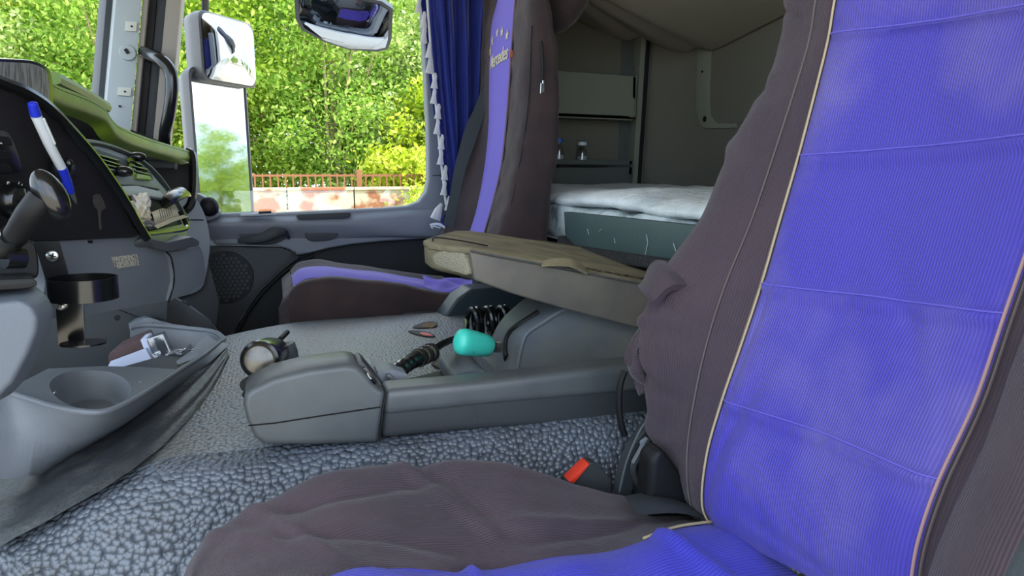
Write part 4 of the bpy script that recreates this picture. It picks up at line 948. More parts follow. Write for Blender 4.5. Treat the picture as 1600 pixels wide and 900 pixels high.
b = MB(); sd = PX([(734, 393), (790, 404), (850, 415), (916, 428), (1005, 445), (1130, 462), (1130, 540), (994, 512), (876, 481), (800, 459), (742, 438)], Y=.893); b.prism(sd, (0, .02, 0)); b.build('side_panel', m_beam, fa, bevel=.004, seg=3)
MB().tube(spline(PX([(734, 391), (790, 402), (850, 413), (916, 426), (1005, 443), (1080, 455)], Y=.891), 3), .0012, 6).build('piping', m_cons, fa)
plE = plane3((735, 410, .905), (668, 395, .985), (735, 430, .905))
MB().prism(rounded(PPX(plE, [(675, 398), (690, 392), (726, 396), (733, 425), (730, 431), (690, 418), (677, 412)], .006), .006), -nrm(plE)*.01).build('grip_patch', m_beamtx, fa, bevel=.002)
b = MB(); b.patch([PX([(850, 412), (870, 407), (895, 409), (915, 424)], Y=.90), PX([(846, 417), (870, 416), (892, 418), (917, 430)], Y=.885)], 4, 6, thick=.004); b.build('torn_flap', m_tan, fa)
cpt = MB(); rows = [[P(850, 384, Y=1.12), P(930, 393, Y=1.12), P(1000, 404, Y=1.12), P(1070, 418, Y=1.12)], [P(862, 378, Y=1.265), P(940, 390, Y=1.265), P(1030, 403, Y=1.265), P(1110, 416, Y=1.265)]]
fuzz = MB().prism([P(845, 376, Y=1.28), P(1130, 417, Y=1.28), P(1130, 430, Y=1.28), P(845, 385, Y=1.28)], (0, .04, 0)).build('rough_edge', m_carpet, fa, bevel=.004)
MB().tube(spline(PX([(677, 378), (680, 371), (720, 376), (762, 384)], Y=1.0), 4), .0012, 5).build('top_seam', m_black, fa)
b = MB(); b.prism([V((.52, .95, -.75)), V((.60, .95, -.75)), V((.66, .95, -.25)), V((.58, .95, -.21))], (0, .28, 0)); b.build('hinge_post', m_doordk, fa, bevel=.006)

# ---------------------------------------------------------------- passenger seat
st = thing('passenger_seat', 'passenger seat in a dark brown cover with a violet centre stripe', 'seat', (.3, 1.72, -.75))
LV = [-40, 0, 40, 90, 140, 200, 260, 320, 365, 420]
def col_(xs_, Y_): return [P(x, y, Y=Y_ if not isinstance(Y_, list) else Y_[i]) for i, (x, y) in enumerate(zip(xs_, LV))]
c_fb = [p+V((.09, .02, 0)) for p in col_([762, 761, 760, 759, 757, 752, 732, 710, 694, 680], 1.965)]
c_ff = col_([758, 757, 756, 755, 753, 748, 728, 706, 690, 676], 1.955)
c_fm = col_([770, 768, 762, 758, 756, 753, 740, 718, 703, 689], 1.90)
c_s1 = col_([780, 777, 768, 765, 764, 763, 757, 746, 733, 716], 1.835)
c_s2 = col_([809, 806, 803, 799, 796, 791, 784, 770, 757, 742], 1.585)
c_nm = col_([822, 820, 818, 812, 812, 806, 798, 784, 772, 756], 1.515)
c_ns = col_([835, 833, 832, 830, 828, 822, 812, 800, 788, 772], 1.475)
c_sm = col_([848, 848, 850, 856, 855, 852, 846, 838, 832, 826], 1.462)
c_bk = col_([856, 858, 864, 872, 874, 873, 868, 860, 855, 852], 1.475)
c_bb = [p+V((.0, .10, 0)) for p in c_bk]
b = MB(); b.patch([list(r) for r in zip(c_fb, c_ff, c_fm, c_s1)], 5, 6, disp=lambda u, v, p: .004*noise.noise(p*V((14, 14, 26)))); b.build('backrest_side', m_pdark, st, ang=80)
b = MB(); b.patch([[a_, lerp(a_, c_, .5)+V((-.004, 0, 0)), c_] for a_, c_ in zip(c_s1, c_s2)], 5, 6); b.build('backrest_stripe', m_pblue, st, ang=80)
bvs = BVHTree.FromPolygons([v.co+ROOT['passenger_seat'] for v in st.children[1].data.vertices], [p.vertices[:] for p in st.children[1].data.polygons]) if st.children[1].name.startswith('backrest_stripe') else None
for o in st.children:
    if o.name.startswith('backrest_stripe'): bvs = BVHTree.FromPolygons([v.co+ROOT['passenger_seat'] for v in o.data.vertices], [p.vertices[:] for p in o.data.polygons])
b = MB(); b.patch([list(r) for r in zip(c_s2, c_nm, c_ns, c_sm, c_bk, c_bb)], 5, 6, disp=lambda u, v, p: .005*noise.noise(p*V((16, 16, 24)))+.002*math.sin(p.z*90+p.x*40)*noise.noise(p*9)); b.build('backrest_bolster', m_pdark, st, ang=80)
MB().prism([p+V((-.01, 0, 0)) for p in (c_fb[0], c_bb[0], c_bb[-1], c_fb[-1])], (.01, 0, 0)).build('backrest_rear', m_pdark, st)
MB().tube(spline([p+V((-.002, -.001, 0)) for p in c_s2], 4), .0022, 6).build('piping', M('piping_tan', (120, 96, 110), .8), st)
MB().tube(spline([p+V((-.002, 0, 0)) for p in c_ns[2:8]], 4), .0018, 5).build('seam', m_black, st)
MB().tube(spline(PX([(846, 64), (848, 85), (849, 105), (848, 130)], Y=1.453), 3), .003, 6).build('zip_line', m_black, st)
zz = MB().tube(PX([(849, 126), (849, 144)], Y=1.448), .0025, 6).build('zip_pull', m_steel, st); MB().tube(PX([(846, 130), (845, 146)], Y=1.447), .0018, 6).build('zip_tab', m_steel, zz)
tagp = MB().prism(PX([(797, 78), (801, 79), (800, 90), (796, 89)], Y=1.57), (0, -.003, 0)).build('side_tag', M('tag_orange', (170, 90, 60), .7), st)
b = MB(); b.poly([c[0] for c in (c_fb, c_ff, c_fm, c_s1, c_s2, c_nm, c_ns, c_sm, c_bk, c_bb)]); b.build('backrest_top', m_pdark, st)
# lettering and stars on the stripe
def seat_text(body, px, py, size, rot=0, shear=0):
    c = P(px, py, Y=1.71)
    Mx = Matrix(((0, 0, -1), (-1, 0, 0), (0, 1, 0))).to_4x4()
    return text('seat_lettering', body, size, .0006, Matrix.Translation(c) @ Mx @ Matrix.Rotation(rot, 4, 'Z'), m_cream, st, shear, (bvs, V((1, 0, 0))), .0012)
seat_text('Mercedes', 778, 91, .050, 0, .15)
def star(c, r_):
    pts_ = []
    for k in range(10):
        a_ = math.pi/2+k*math.pi/5; rr_ = r_ if k % 2 == 0 else r_*.42
        pts_.append(V((0, -math.cos(a_)*rr_, math.sin(a_)*rr_)))
    out = []
    for p in pts_:
        q = V(c)+p; h = bvs.ray_cast(q-V((.3, 0, 0)), V((1, 0, 0))); out.append((h[0] if h[0] else q)-V((.003, 0, 0)))
    MB().prism(out, (.002, 0, 0)).build('star', m_cream, st)
for (x, y, yy) in ((768, 80, 1.815), (771, 64, 1.79), (777, 51, 1.73), (783, 50, 1.68), (789, 55, 1.63)): star(P(x, y, Y=yy), .013)
# headrest / shoulder part above
b = MB(); b.ball(P(850, -30, Y=1.62)+V((.03, 0, 0)), (.07, .17, .12)); b.build('headrest', m_pdark, st)
MB().tube([P(842, 10, Y=1.5), P(850, 30, Y=1.5)], .02, 8).build('headrest_stalk', m_black, st)
# cushion
YC = 1.478
topc = [(452, 441), (463, 430), (488, 420), (520, 417), (560, 420), (610, 427), (665, 437), (700, 441), (745, 446)]
nA = [P(x, y+26, Y=YC) for x, y in topc]; nA0 = [P(x+2, y+110, Y=YC+.01) for x, y in topc]
s1_ = [P(x, y-4, Y=YC+.055)+V((0, 0, -.008 if i else -.02)) for i, (x, y) in enumerate([(458, 440), (472, 436), (490, 432), (520, 430), (560, 435), (610, 441), (660, 449), (695, 455), (745, 458)])]
s2_ = [p+V((0, .13, .004)) for p in s1_]
s3_ = [p+V((0, .26, -.012)) for p in s1_]; s4_ = [p+V((.0, .38, -.014)) for p in s1_]; s5_ = [p+V((.0, .45, -.10)) for p in s1_]
b = MB(); b.patch([nA0, nA, s1_], 6, 5, disp=lambda u, v, p: .006*noise.noise(p*V((20, 8, 14)))); b.build('cushion_side', m_pdark, st, ang=80)
b = MB(); b.patch([s1_, [lerp(a_, c_, .25)+V((0, 0, .004)) for a_, c_ in zip(s1_, s2_)], s2_, s3_], 5, 5, disp=lambda u, v, p: .006*noise.noise(p*13)); b.build('cushion_top', m_pblue, st, ang=80)
b = MB(); b.patch([s3_, s4_, s5_], 5, 5, disp=lambda u, v, p: .006*noise.noise(p*13)); b.build('cushion_far', m_pdark, st, ang=80)
fr_ = [r_[0] for r_ in (nA0, nA, s1_, s2_, s3_, s4_, s5_)]
b = MB(); b.rings([fr_, [p+V((-.022, .01, -.02)) for p in fr_], [p+V((-.005, .01, -.11)) for p in fr_]], closed=False, caps=False); b.build('cushion_front', m_pdark, st, ang=80)
MB().box((.27, 1.72, -.48), (.42, .42, .28)).build('seat_base', m_black, st, bevel=.02)
b = MB(); b.patch([[P(660, 432, Y=1.68), P(690, 436, Y=1.66), P(715, 438, Y=1.66), P(738, 436, Y=1.66)], [P(662, 440, Y=1.58), P(690, 446, Y=1.54), P(715, 450, Y=1.53), P(738, 448, Y=1.53)], [P(664, 452, Y=1.52), P(690, 460, Y=1.50), P(714, 470, Y=1.49), P(736, 474, Y=1.49)]], 7, 7, disp=lambda u, v, p: .012*noise.noise(p*28)); b.build('cushion_skirt', m_pblue, st, ang=80)
b = MB(); b.prism(PX([(690, 500), (715, 466), (735, 452), (775, 449), (870, 470), (870, 510), (690, 510)], Y=1.38), (0, .07, 0)); hb = b.build('side_hinge_cover', M('hinge_blue_grey', (48, 60, 68), .45), st, bevel=.016, seg=4)
bk = thing('seat_buckle', 'faded pink and black seat belt buckle beside the passenger cushion', 'buckle', P(700, 488, Y=1.46))
MB().prism(PX([(692, 484), (712, 470), (717, 472), (703, 488)], Y=1.455), (0, .015, 0)).build('release_button', m_pink, bk, bevel=.002)
MB().prism(PX([(686, 489), (712, 466), (722, 472), (716, 492)], Y=1.463), (0, .02, 0)).build('shell', m_black, bk, bevel=.003)

# ---------------------------------------------------------------- curtain, tassels, belt
ct_ = thing('curtain', 'deep blue window curtain with white tassels gathered beside the passenger seat', 'curtain', P(705, 390, Y=1.98))
LY = [-60, 0, 60, 120, 180, 240, 300, 340, 375]
Lx = [650, 656, 665, 672, 680, 688, 696, 697, 688]; Rx = [790, 785, 780, 775, 768, 755, 740, 716, 706]
rows = []; NW = 25
for y, a_, c_ in zip(LY, Lx, Rx):
    r_ = []
    for j in range(NW):
        t = j/(NW-1); amp = .022*(1 if y < 250 else .6)
        p = P(a_+(c_-a_)*t, y, Y=1.975)
        p.y += amp*math.sin(j*1.35+.25*math.sin(y*.012))+.008*math.sin(j*3.1+y*.01)
        r_.append(p)
    rows.append(r_)
b = MB(); b.patch(rows, 5, 4); b.build('cloth', m_curtain, ct_, ang=80)
g_ = b.grid
b = MB(); b.patch([[p+V((0, -.004, 0)) for p in (P(668+4*i*0+a_, y, Y=1.955) for a_ in (0, 8, 16, 22))] for i, (y, ) in enumerate([(-60,)])]+[[P(x0+a_, y, Y=1.955+.01*math.sin(a_)) for a_ in (0, 8, 16, 22)] for x0, y in ((676, 60), (684, 160), (694, 250), (700, 330))], 5, 4); b.build('front_fold', m_curtain, ct_, ang=80)
random.seed(3); k = 0
ty = -6
while ty < 345:
    x0 = 656+(ty/345)*38+ (4 if k % 2 else 0)+8*min(1, ty/120)*(1 if ty > 0 else 0)
    c = P(x0, ty, Y=1.945); h = .042
    MB().tube([c, c+V((0, 0, -.008)), c+V((-.002, 0, -.02)), c+V((-.004, 0, -h))], [.003, .006, .006, .011], 9, flat=.6).build('tassel', m_tassel, ct_)
    ty += 24; k += 1
MB().tube(spline([P(665, -40, Y=1.95), P(672, 60, Y=1.95), P(680, 150, Y=1.95), P(688, 240, Y=1.95), P(697, 320, Y=1.95)], 4), .0035, 6).build('braid', m_tassel, ct_)
MB().tube(spline([P(672, 352, Y=1.93), P(682, 350, Y=1.93), P(690, 352, Y=1.93), P(698, 358, Y=1.93)], 4), .004, 8, flat=.4).build('tie_hook', m_white, ct_)
MB().tube(spline([P(676, 357, Y=1.93), P(674, 353, Y=1.93), P(688, 356, Y=1.93)], 3), .002, 6).build('tie_hook', m_white, ct_)
MB().tube(spline([P(712, 346, Y=1.93), P(700, 352, Y=1.93), P(690, 346, Y=1.93), P(694, 336, Y=1.94)], 4), .004, 8).build('tie_cord', m_curtain, ct_)
tc2 = P(690, 318, Y=1.93); MB().tube([tc2, tc2+V((-.01, 0, -.02)), tc2+V((-.02, 0, -.045))], [.004, .012, .016], 9, flat=.6).build('tassel', m_tassel, ct_)
bt = MB()
bl_ = [(756, 134), (740, 172), (727, 200), (711, 260), (702, 310), (693, 350)]
br_ = [(762, 138), (757, 178), (748, 207), (728, 265), (717, 315), (709, 356)]
bt.patch([[P(a_[0], a_[1], Y=1.90), P(c_[0], c_[1], Y=1.885)] for a_, c_ in zip(bl_, br_)], 5, 3, thick=.002)
bto = bt.build('seat_belt', m_belt); tag(bto, 'black seat belt strap hanging in front of the blue curtain', 'seat belt')

# ---------------------------------------------------------------- sleeper: bunk, bed, shelves
bd = thing('bed', 'sleeping berth with a pale quilted blanket over a soft mattress behind the seats', 'bed', (.88, 1.2, -.75))
MB().box((.92, 1.10, -.47), (.54, 1.80, .58)).build('bed_base', m_doordk, bd, bevel=.01)
rowsQ = []
ys = [1.98, 1.88, 1.7, 1.5, 1.35, 1.2, 1.05, .9, .75, .5, .2]
random.seed(8)
for i, y in enumerate(ys):
    wv = .010*math.sin(i*1.7)+.006*math.sin(i*3.1)
    z0 = -.045
    rowsQ.append([V((1.24, y, z0-.02)), V((1.1, y, z0+.008)), V((.88, y, z0+.006+wv*.4)), V((.74, y, z0+.008+wv*.5)), V((.665, y, z0+.004+wv*.4)), V((.632, y, z0-.008+wv*.5)), V((.626, y, z0-.020+wv*.4)), V((.640, y, z0-.028+wv*.4)), V((.70, y, z0-.030))])
b = MB(); b.patch(rowsQ, 6, 5, disp=lambda u, v, p: .004*noise.noise(p*14)+.0025*noise.noise(p*38)); b.build('blanket', m_quilt, bd, ang=80)
rowsM = []
for i, y in enumerate(ys):
    wv = .008*math.sin(i*2.3+1)
    rowsM.append([V((.75, y, -.076)), V((.655, y, -.077+wv*.3)), V((.632, y, -.088+wv)), V((.628+wv*.3, y, -.125)), V((.636, y, -.148)), V((.66, y, -.158)), V((.75, y, -.158))])
b = MB(); b.patch(rowsM, 6, 5, disp=lambda u, v, p: .005*noise.noise(p*22)+.003*noise.noise(p*50)); b.build('mattress', m_matt, bd, ang=80)
MB().tube([V((.636, 1.39, -.155)), V((.636, 1.9, -.155))], .003, 6).build('mattress_seam', m_tassel, bd)
bb_ = thing('bed_box', 'dark green-grey scuffed board box standing in front of the mattress', 'box', (.6, 1.12, -.2))
q = [P(881, 331, X=.60), P(1090, 353, X=.60), P(1180, 362, X=.60), P(1180, 440, X=.60), P(884, 392, X=.60)]
MB().prism(q, (.02, 0, 0)).build('front_board', m_board, bb_, bevel=.002)
for l in ([(1010, 366), (1012, 380), (1008, 398)], [(936, 362), (940, 357)], [(918, 358), (920, 366)], [(960, 372), (961, 380)], [(1052, 380), (1056, 392)]):
    MB().tube(PX(l, X=.598), .0007, 4).build('scratch', m_pillar, bb_)
MB().prism([P(870, 368, X=.58), P(884, 383, X=.58), P(1120, 418, X=.58), P(1120, 436, X=.58), P(870, 398, X=.58)], (.03, 0, 0)).build('carpet_strip', m_carpet, bb_, bevel=.004)
# grey lining between seat and bed
MB().prism([V((.60, 1.40, -.165)), V((.60, 2.0, -.165)), V((.60, 2.0, -.75)), V((.60, 1.40, -.75))], (.02, 0, 0)).build('berth_lining', m_doordk, bd)
# shelves on the far wall
us = thing('upper_shelf', 'upper grey storage tray fixed to the far sleeper wall', 'shelf', P(930, 186, Y=2.0))
YW = 1.955
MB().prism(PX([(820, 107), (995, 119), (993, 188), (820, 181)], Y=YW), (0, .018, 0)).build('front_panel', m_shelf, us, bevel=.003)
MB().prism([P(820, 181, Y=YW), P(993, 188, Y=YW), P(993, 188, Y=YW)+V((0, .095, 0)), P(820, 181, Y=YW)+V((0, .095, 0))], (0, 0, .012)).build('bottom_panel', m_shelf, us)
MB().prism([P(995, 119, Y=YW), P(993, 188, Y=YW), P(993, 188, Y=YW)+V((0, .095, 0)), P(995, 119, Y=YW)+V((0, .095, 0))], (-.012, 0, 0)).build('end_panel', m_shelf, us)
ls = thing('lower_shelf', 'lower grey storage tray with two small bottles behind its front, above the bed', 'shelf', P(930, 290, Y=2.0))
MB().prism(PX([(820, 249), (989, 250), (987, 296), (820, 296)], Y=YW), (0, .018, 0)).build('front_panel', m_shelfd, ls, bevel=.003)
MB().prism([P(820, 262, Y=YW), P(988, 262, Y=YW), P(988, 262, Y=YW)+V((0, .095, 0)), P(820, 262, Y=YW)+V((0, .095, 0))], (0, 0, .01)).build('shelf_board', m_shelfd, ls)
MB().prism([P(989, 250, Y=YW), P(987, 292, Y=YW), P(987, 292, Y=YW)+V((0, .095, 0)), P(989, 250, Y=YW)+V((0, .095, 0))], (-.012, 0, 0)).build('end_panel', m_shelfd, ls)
rp_ = thing('corner_post', None, None, P(1000, 290, Y=2.0)) if False else None
po = MB().prism(PX([(1004, 30), (1020, 30), (1002, 300), (987, 300)], Y=1.985), (0, .07, 0)).build('trim_5', m_shelf, bevel=.003); struct(po)
MB().prism(PX([(1013, 30), (1019, 30), (1001, 300), (996, 300)], Y=1.980), (0, .02, 0)).build('post_groove', m_black, po, bevel=.001)
pr = MB().prism(PX([(972, 30), (1006, 30), (990, 300), (965, 300)], Y=2.03), (0, .02, 0)).build('trim_6', m_shelfd, bevel=.002); struct(pr)
for name, x, base, hgt, r_, capm, lab in (('bottle', 909, 252, .062, .0165, m_white, 'small clear bottle with a white cap on the lower sleeper shelf'), ('bottle', 873, 252, .068, .0165, M('cap_blue', (40, 110, 200), .4), 'small clear bottle with a blue cap half hidden behind the passenger seat')):
    c = P(x, 262, Y=1.99)+V((0, 0, .005)); zt = P(x, 222 if x > 900 else 217, Y=1.99).z; H = zt-c.z
    bo = thing(name, lab, 'bottle', c)
    MB().lathe([(r_*.9, 0), (r_, .004), (r_, H*.55), (r_*.8, H*.68), (r_*.5, H*.8), (r_*.5, H*.9)], c, (0, 0, 1), 18).build('body', m_clear, bo, ang=60)
    MB().lathe([(r_*.85, H*.87), (r_*.85, H), (r_*.75, H*1.01)], c, (0, 0, 1), 18).build('cap', capm, bo)
    MB().lathe([(r_*.9, .002), (r_*.94, .006), (r_*.94, H*.4), (r_*.9, H*.41)], c, (0, 0, 1), 18).build('contents', m_matt, bo)
# moulded channel on the rear wall
def onback(px, py, off=.0): return P(px, py, X=XB+.016-off)
bwall = [o for o in COL.objects if o.name == 'wall_back'][0]
bvw = BVHTree.FromPolygons([v.co+bwall.location for v in bwall.data.vertices], [p.vertices[:] for p in bwall.data.polygons])
def onwall(px, py, off=0):
    d_ = (FWD+RGT*((px-800)/F)+UP*((450-py)/F)).normalized(); h = bvw.ray_cast(V((0, 0, 0)), d_); return h[0]-d_*off
chn = [(1089, 40), (1112, 40), (1108, 160), (1110, 180), (1120, 192), (1150, 192), (1150, 200), (1100, 201), (1092, 194), (1087, 170)]
MB().prism([onwall(x, y, .008) for x, y in chn], (.02, .01, 0)).build('channel', m_shelf, bwall, bevel=.003)
for x, y, r_ in ((1097, 112, .004), (1101, 186, .009)):
    MB().ball(onwall(x, y, .010), (.003, r_, r_)).build('hole', m_black, bwall)
MB().tube([onwall(x, y, .003) for x, y in ((1120, 197), (1160, 190), (1200, 180))], .003, 6).build('ridge', m_wallb, bwall)
# upper bunk underside
edge = [(860, -60), (882, -10), (893, 14), (925, 30), (975, 52), (990, 51), (1003, 47), (1020, 56), (1045, 66), (1068, 71), (1085, 66), (1095, 64), (1112, 68), (1150, 50), (1240, 3), (1320, -40)]
e0 = [onwall(x, y, .02) if x > 880 else P(x, y, Y=2.0) for x, y in edge]
e1 = [V((lerp(p.x, .45, .45), lerp(p.y, 1.1, .25), p.z+.045)) for p in e0]
e2 = [V((lerp(p.x, .45, .8), lerp(p.y, 1.1, .45), p.z+.10)) for p in e0]
e3 = [V((.42, lerp(p.y, 1.1, .55), .64)) for p in e0]
ub_ = thing('upper_bunk', 'folded upper bunk with a smooth beige lining under the roof', 'bunk', (.9, 1.5, .4))
b = MB(); b.patch([e0, e1, e2, e3], 5, 5, thick=-.02); b.build('lining', m_roof, ub_, ang=70)
MB().tube(spline([p+V((0, 0, .001)) for p in e0], 4), .003, 6).build('shadow_gap', m_black, ub_)

# ---------------------------------------------------------------- driver's seat
dr = thing('driver_seat', 'driver seat filling the right side, dark corduroy bolsters round a bright blue-violet panel', 'seat', (.35, .42, -.75))
Yf, Yn = .55, .305
RV = [-120, 0, 60, 130, 245, 345, 445, 535, 625, 710, 790, 830]
fx = {-120: 1332, 0: 1308, 60: 1298, 130: 1281, 245: 1251, 345: 1222, 445: 1193, 535: 1163, 625: 1132, 710: 1108, 790: 1101, 830: 1122}
Fs = [P(fx[y], y, Y=Yf) for y in RV]
# near seam: keep the same heights along the seat, position by its own curve in the photo
nz_ = [(-200, 1770), (0, 1722), (100, 1695), (210, 1668), (350, 1625), (430, 1602), (492, 1576), (600, 1541), (680, 1508), (755, 1471), (850, 1440), (920, 1428), (1000, 1430), (1080, 1450)]
def nxp(y):
    for (a_, xa), (c_, xc) in zip(nz_, nz_[1:]):
        if a_ <= y <= c_: return xa+(xc-xa)*(y-a_)/(c_-a_)
    return nz_[-1][1]
ny = [-190, -55, -2, 90, 208, 350, 492, 625, 752, 850, 935, 985]
Ns = [P(nxp(y), y, Y=Yn) for y in ny]
cols = []
def creaseF(u, v, p):
    d_ = .005*noise.noise(p*7)+.0016*noise.noise(p*V((25, 25, 10)))
    for vv in SEAMV:
        x_ = (v-vv-.008*math.sin(u*3.1))/.0075; d_ -= .0055*math.exp(-x_*x_); x_ = (v-vv)/.05; d_ += .0018*math.exp(-x_*x_)
    for (u0, v0, ang_, ln, dp) in WR:
        du, dv = (u-u0)*.25, (v-v0)*.6
        s_ = du*math.cos(ang_)+dv*math.sin(ang_); t_ = -du*math.sin(ang_)+dv*math.cos(ang_)
        d_ += dp*math.exp(-(t_/.008)**2)*math.exp(-(s_/ln)**2)
    return d_*max(0, min(1, u*12, (1-u)*12))
SEAMV = [(RV.index(60)-.1)/11, 4/11, 6/11, 8/11]
WR = [(.62, .56, 1.0, .05, .004), (.72, .60, .95, .05, -.003), (.8, .64, .95, .06, .003), (.18, .78, 1.9, .07, .004), (.25, .82, 1.8, .06, -.003), (.12, .6, 1.7, .05, .003), (.5, .93, .5, .05, .003)]
rows = [[a_, lerp(a_, c_, .07)+V((-.004, 0, 0)), lerp(a_, c_, .25)+V((.001, 0, 0)), lerp(a_, c_, .5)+V((.006, 0, 0)), lerp(a_, c_, .75)+V((.001, 0, 0)), lerp(a_, c_, .93)+V((-.004, 0, 0)), c_] for a_, c_ in zip(Fs, Ns)]
b = MB(); b.patch(rows, 14, 10, disp=creaseF); b.build('backrest_panel', m_blue, dr, ang=80)
grid = b.grid
for vv in SEAMV:
    i = round(vv*(len(grid)-1)); q = [grid[i][j]+V((-.0006, 0, .001)) for j in range(len(grid[0]))]
    MB().tube(q[::3]+[q[-1]], .0006, 4).build('stitch_line', M('thread_violet', (120, 108, 215), .8) if 'thread_violet' not in MATS else MATS['thread_violet'], dr)
# far bolster
sx_ = {-120: 1252, 0: 1236, 60: 1228, 130: 1200, 245: 1146, 345: 1098, 445: 1022, 535: 998, 625: 1006, 710: 1034, 770: 1066, 830: 1100}
sy = [-120, 0, 60, 130, 245, 345, 445, 535, 625, 710, 770, 800]
sxx = [1256, 1238, 1229, 1201, 1144, 1095, 1020, 996, 1008, 1034, 1072, 1106]
Yo = .645
So = [P(x, y, Y=Yo) for x, y in zip(sxx, sy)]
seam2 = [lerp(a_, c_, .26)+V((-.010, 0, 0)) for a_, c_ in zip(Fs, So)]
crest = [lerp(a_, c_, .68)+V((-.020, .004, 0)) for a_, c_ in zip(Fs, So)]
side2 = [p+V((.045, .006, 0)) for p in So]; back2 = [p+V((.13, -.03, 0)) for p in So]
random.seed(21)
FOLD = [(-.0, .02, .16, .006), (.05, .10, .2, .006), (.1, .28, .25, .005), (.0, .36, .2, -.005), (.15, .53, .18, .007), (.1, .60, .15, -.006), (.2, .69, .25, .007), (.2, .76, .28, -.006), (.2, .82, .3, .006), (.2, .9, .3, .005)]
def foldsB(u, v, p):
    d_ = .006*noise.noise(p*9)+.0015*noise.noise(p*30)
    for (_, v0, sl_, dp) in FOLD:
        t_ = (v-v0-sl_*.25*(u-.5)-.012*math.sin(u*7+v0*20))/.011
        d_ += 1.3*dp*math.exp(-t_*t_)*(.35+.65*math.sin(max(0, min(1, u*1.3))*math.pi))
    return d_*min(1, (1-u)*8)
b = MB(); b.patch([list(r) for r in zip(back2, side2, So, crest, seam2)], 12, 9, disp=foldsB); b.build('far_bolster', m_ofab, dr, ang=80)
b = MB(); b.patch([[a_, lerp(a_, c_, .5)+V((-.003, 0, 0)), c_] for a_, c_ in zip(seam2, Fs)], 10, 5); b.build('welt_band', m_ofab, dr, ang=80)
MB().tube(spline([p+V((-.003, .0, .0)) for p in Fs], 8), .0011, 8).build('piping', m_pipe, dr)
MB().tube(spline([p+V((-.004, .0, .0)) for p in Ns], 8), .0012, 8).build('piping', m_pipen, dr)
for k_ in (.06, .94):
    MB().tube(spline([lerp(a_, c_, k_)+V((-.0022, 0, 0)) for a_, c_ in zip(seam2, Fs)], 6), .0009, 5).build('top_stitch', m_stitch, dr)
# near bolster
No = [p+V((-.055, -.09, 0)) for p in Ns]; Nc = [p+V((-.035, -.035, 0)) for p in Ns]; Nb = [p+V((-.005, -.125, 0)) for p in Ns]; Nk = [p+V((.12, -.13, 0)) for p in Ns]
nw = [p+V((-.004, -.022, 0)) for p in Ns]
b = MB(); b.patch([list(r) for r in zip(Ns, nw)], 10, 4); b.build('welt_band', m_ofab, dr, ang=80)
b = MB(); b.patch([list(r) for r in zip(nw, Nc, No, Nb, Nk)], 10, 8, disp=lambda u, v, p: (.004*noise.noise(p*8)+.003*math.sin(p.z*38+u*3)*noise.noise(p*5))*min(1, u*6)); b.build('near_bolster', m_ofab, dr, ang=80)
for k_ in (.25, .85): MB().tube(spline([lerp(a_, c_, k_)+V((-.003, 0, 0)) for a_, c_ in zip(Ns, nw)], 6), .0009, 5).build('top_stitch', m_stitch, dr)
b = MB(); b.poly([p for p in back2]+[p for p in Nk[::-1]]); b.build('backrest_rear', m_black, dr)
b = MB(); b.poly([back2[0], side2[0], So[0], crest[0], seam2[0], Fs[0]]+rows[0][1:-1]+[Ns[0], nw[0], Nc[0], No[0], Nb[0], Nk[0]]); b.build('backrest_top', m_ofab, dr)
# knotted tuck of the cover at the armrest
b = MB(); b.patch([PX([(1008, 452), (1020, 430), (1035, 420), (1047, 417)], Y=.655), PX([(1016, 466), (1030, 446), (1048, 436), (1060, 432)], Y=.625), PX([(1024, 480), (1040, 462), (1060, 455), (1080, 452)], Y=.610)], 5, 5, thick=.01, disp=lambda u, v, p: .003*math.sin(u*9)); b.build('cover_tuck', m_ofab, dr, ang=70)
b = MB(); b.patch([PX([(1000, 512), (985, 545), (974, 566), (978, 580), (1000, 600)], Y=.662), PX([(1010, 520), (996, 548), (990, 568), (994, 584), (1012, 602)], Y=.635), PX([(1020, 530), (1015, 560), (1010, 575), (1012, 590), (1020, 610)], Y=.65)], 5, 5, thick=.012, disp=lambda u, v, p: .004*math.sin(u*7+v*5)); b.build('cover_tuck', m_ofab, dr, ang=70)
MB().tube(spline(PX([(976, 580), (969, 600), (967, 630), (970, 660), (976, 680)], Y=.668), 4), .004, 8).build('tie_cord', m_black, dr)
# recliner trim by the hinge
b = MB(); ro = [P(x, y, Y=.672) for x, y in ((1012, 652), (1000, 662), (982, 684), (968, 712), (960, 742), (956, 775), (966, 790), (974, 772), (984, 740), (996, 706), (1014, 676), (1024, 664))]
b.prism(ro, (0, -.016, 0)); b.build('recliner_cover', m_doordk, dr, bevel=.003, seg=3)
MB().tube(spline(PX([(1016, 652), (1003, 668), (990, 694), (978, 726), (968, 768)], Y=.652), 4), .0014, 6).build('cover_edge', m_cons, dr)
MB().tube(spline(PX([(1016, 690), (1000, 708), (990, 728), (994, 748), (1008, 768), (1030, 778)], Y=.65), 4), .0045, 8).build('hinge_ring', m_consdk, dr)
MB().tube(PX([(990, 724), (1012, 684)], Y=.645), .004, 6).build('hinge_arm', m_cons, dr)
b = MB(); b.prism(PX([(996, 700), (1014, 684), (1040, 720), (1060, 790), (990, 790)], Y=.615), (0, -.03, 0)); b.build('hinge_block', m_black, dr, bevel=.01, seg=3); MB().lathe([(.012, 0), (.017, -.004), (.019, -.012)], P(1018, 742, Y=.628), (0, 1, 0), 20).build('hinge_hub', m_consdk, dr)
b = MB(); b.prism(PX([(1002, 692), (1012, 684), (1018, 700), (1006, 712)], Y=.642), (0, .006, 0)); b.build('hinge_tab', m_grey, dr, bevel=.002)
MB().ball(P(1028, 727, Y=.638), (.003, .003, .004)).build('stud', m_printw, dr)
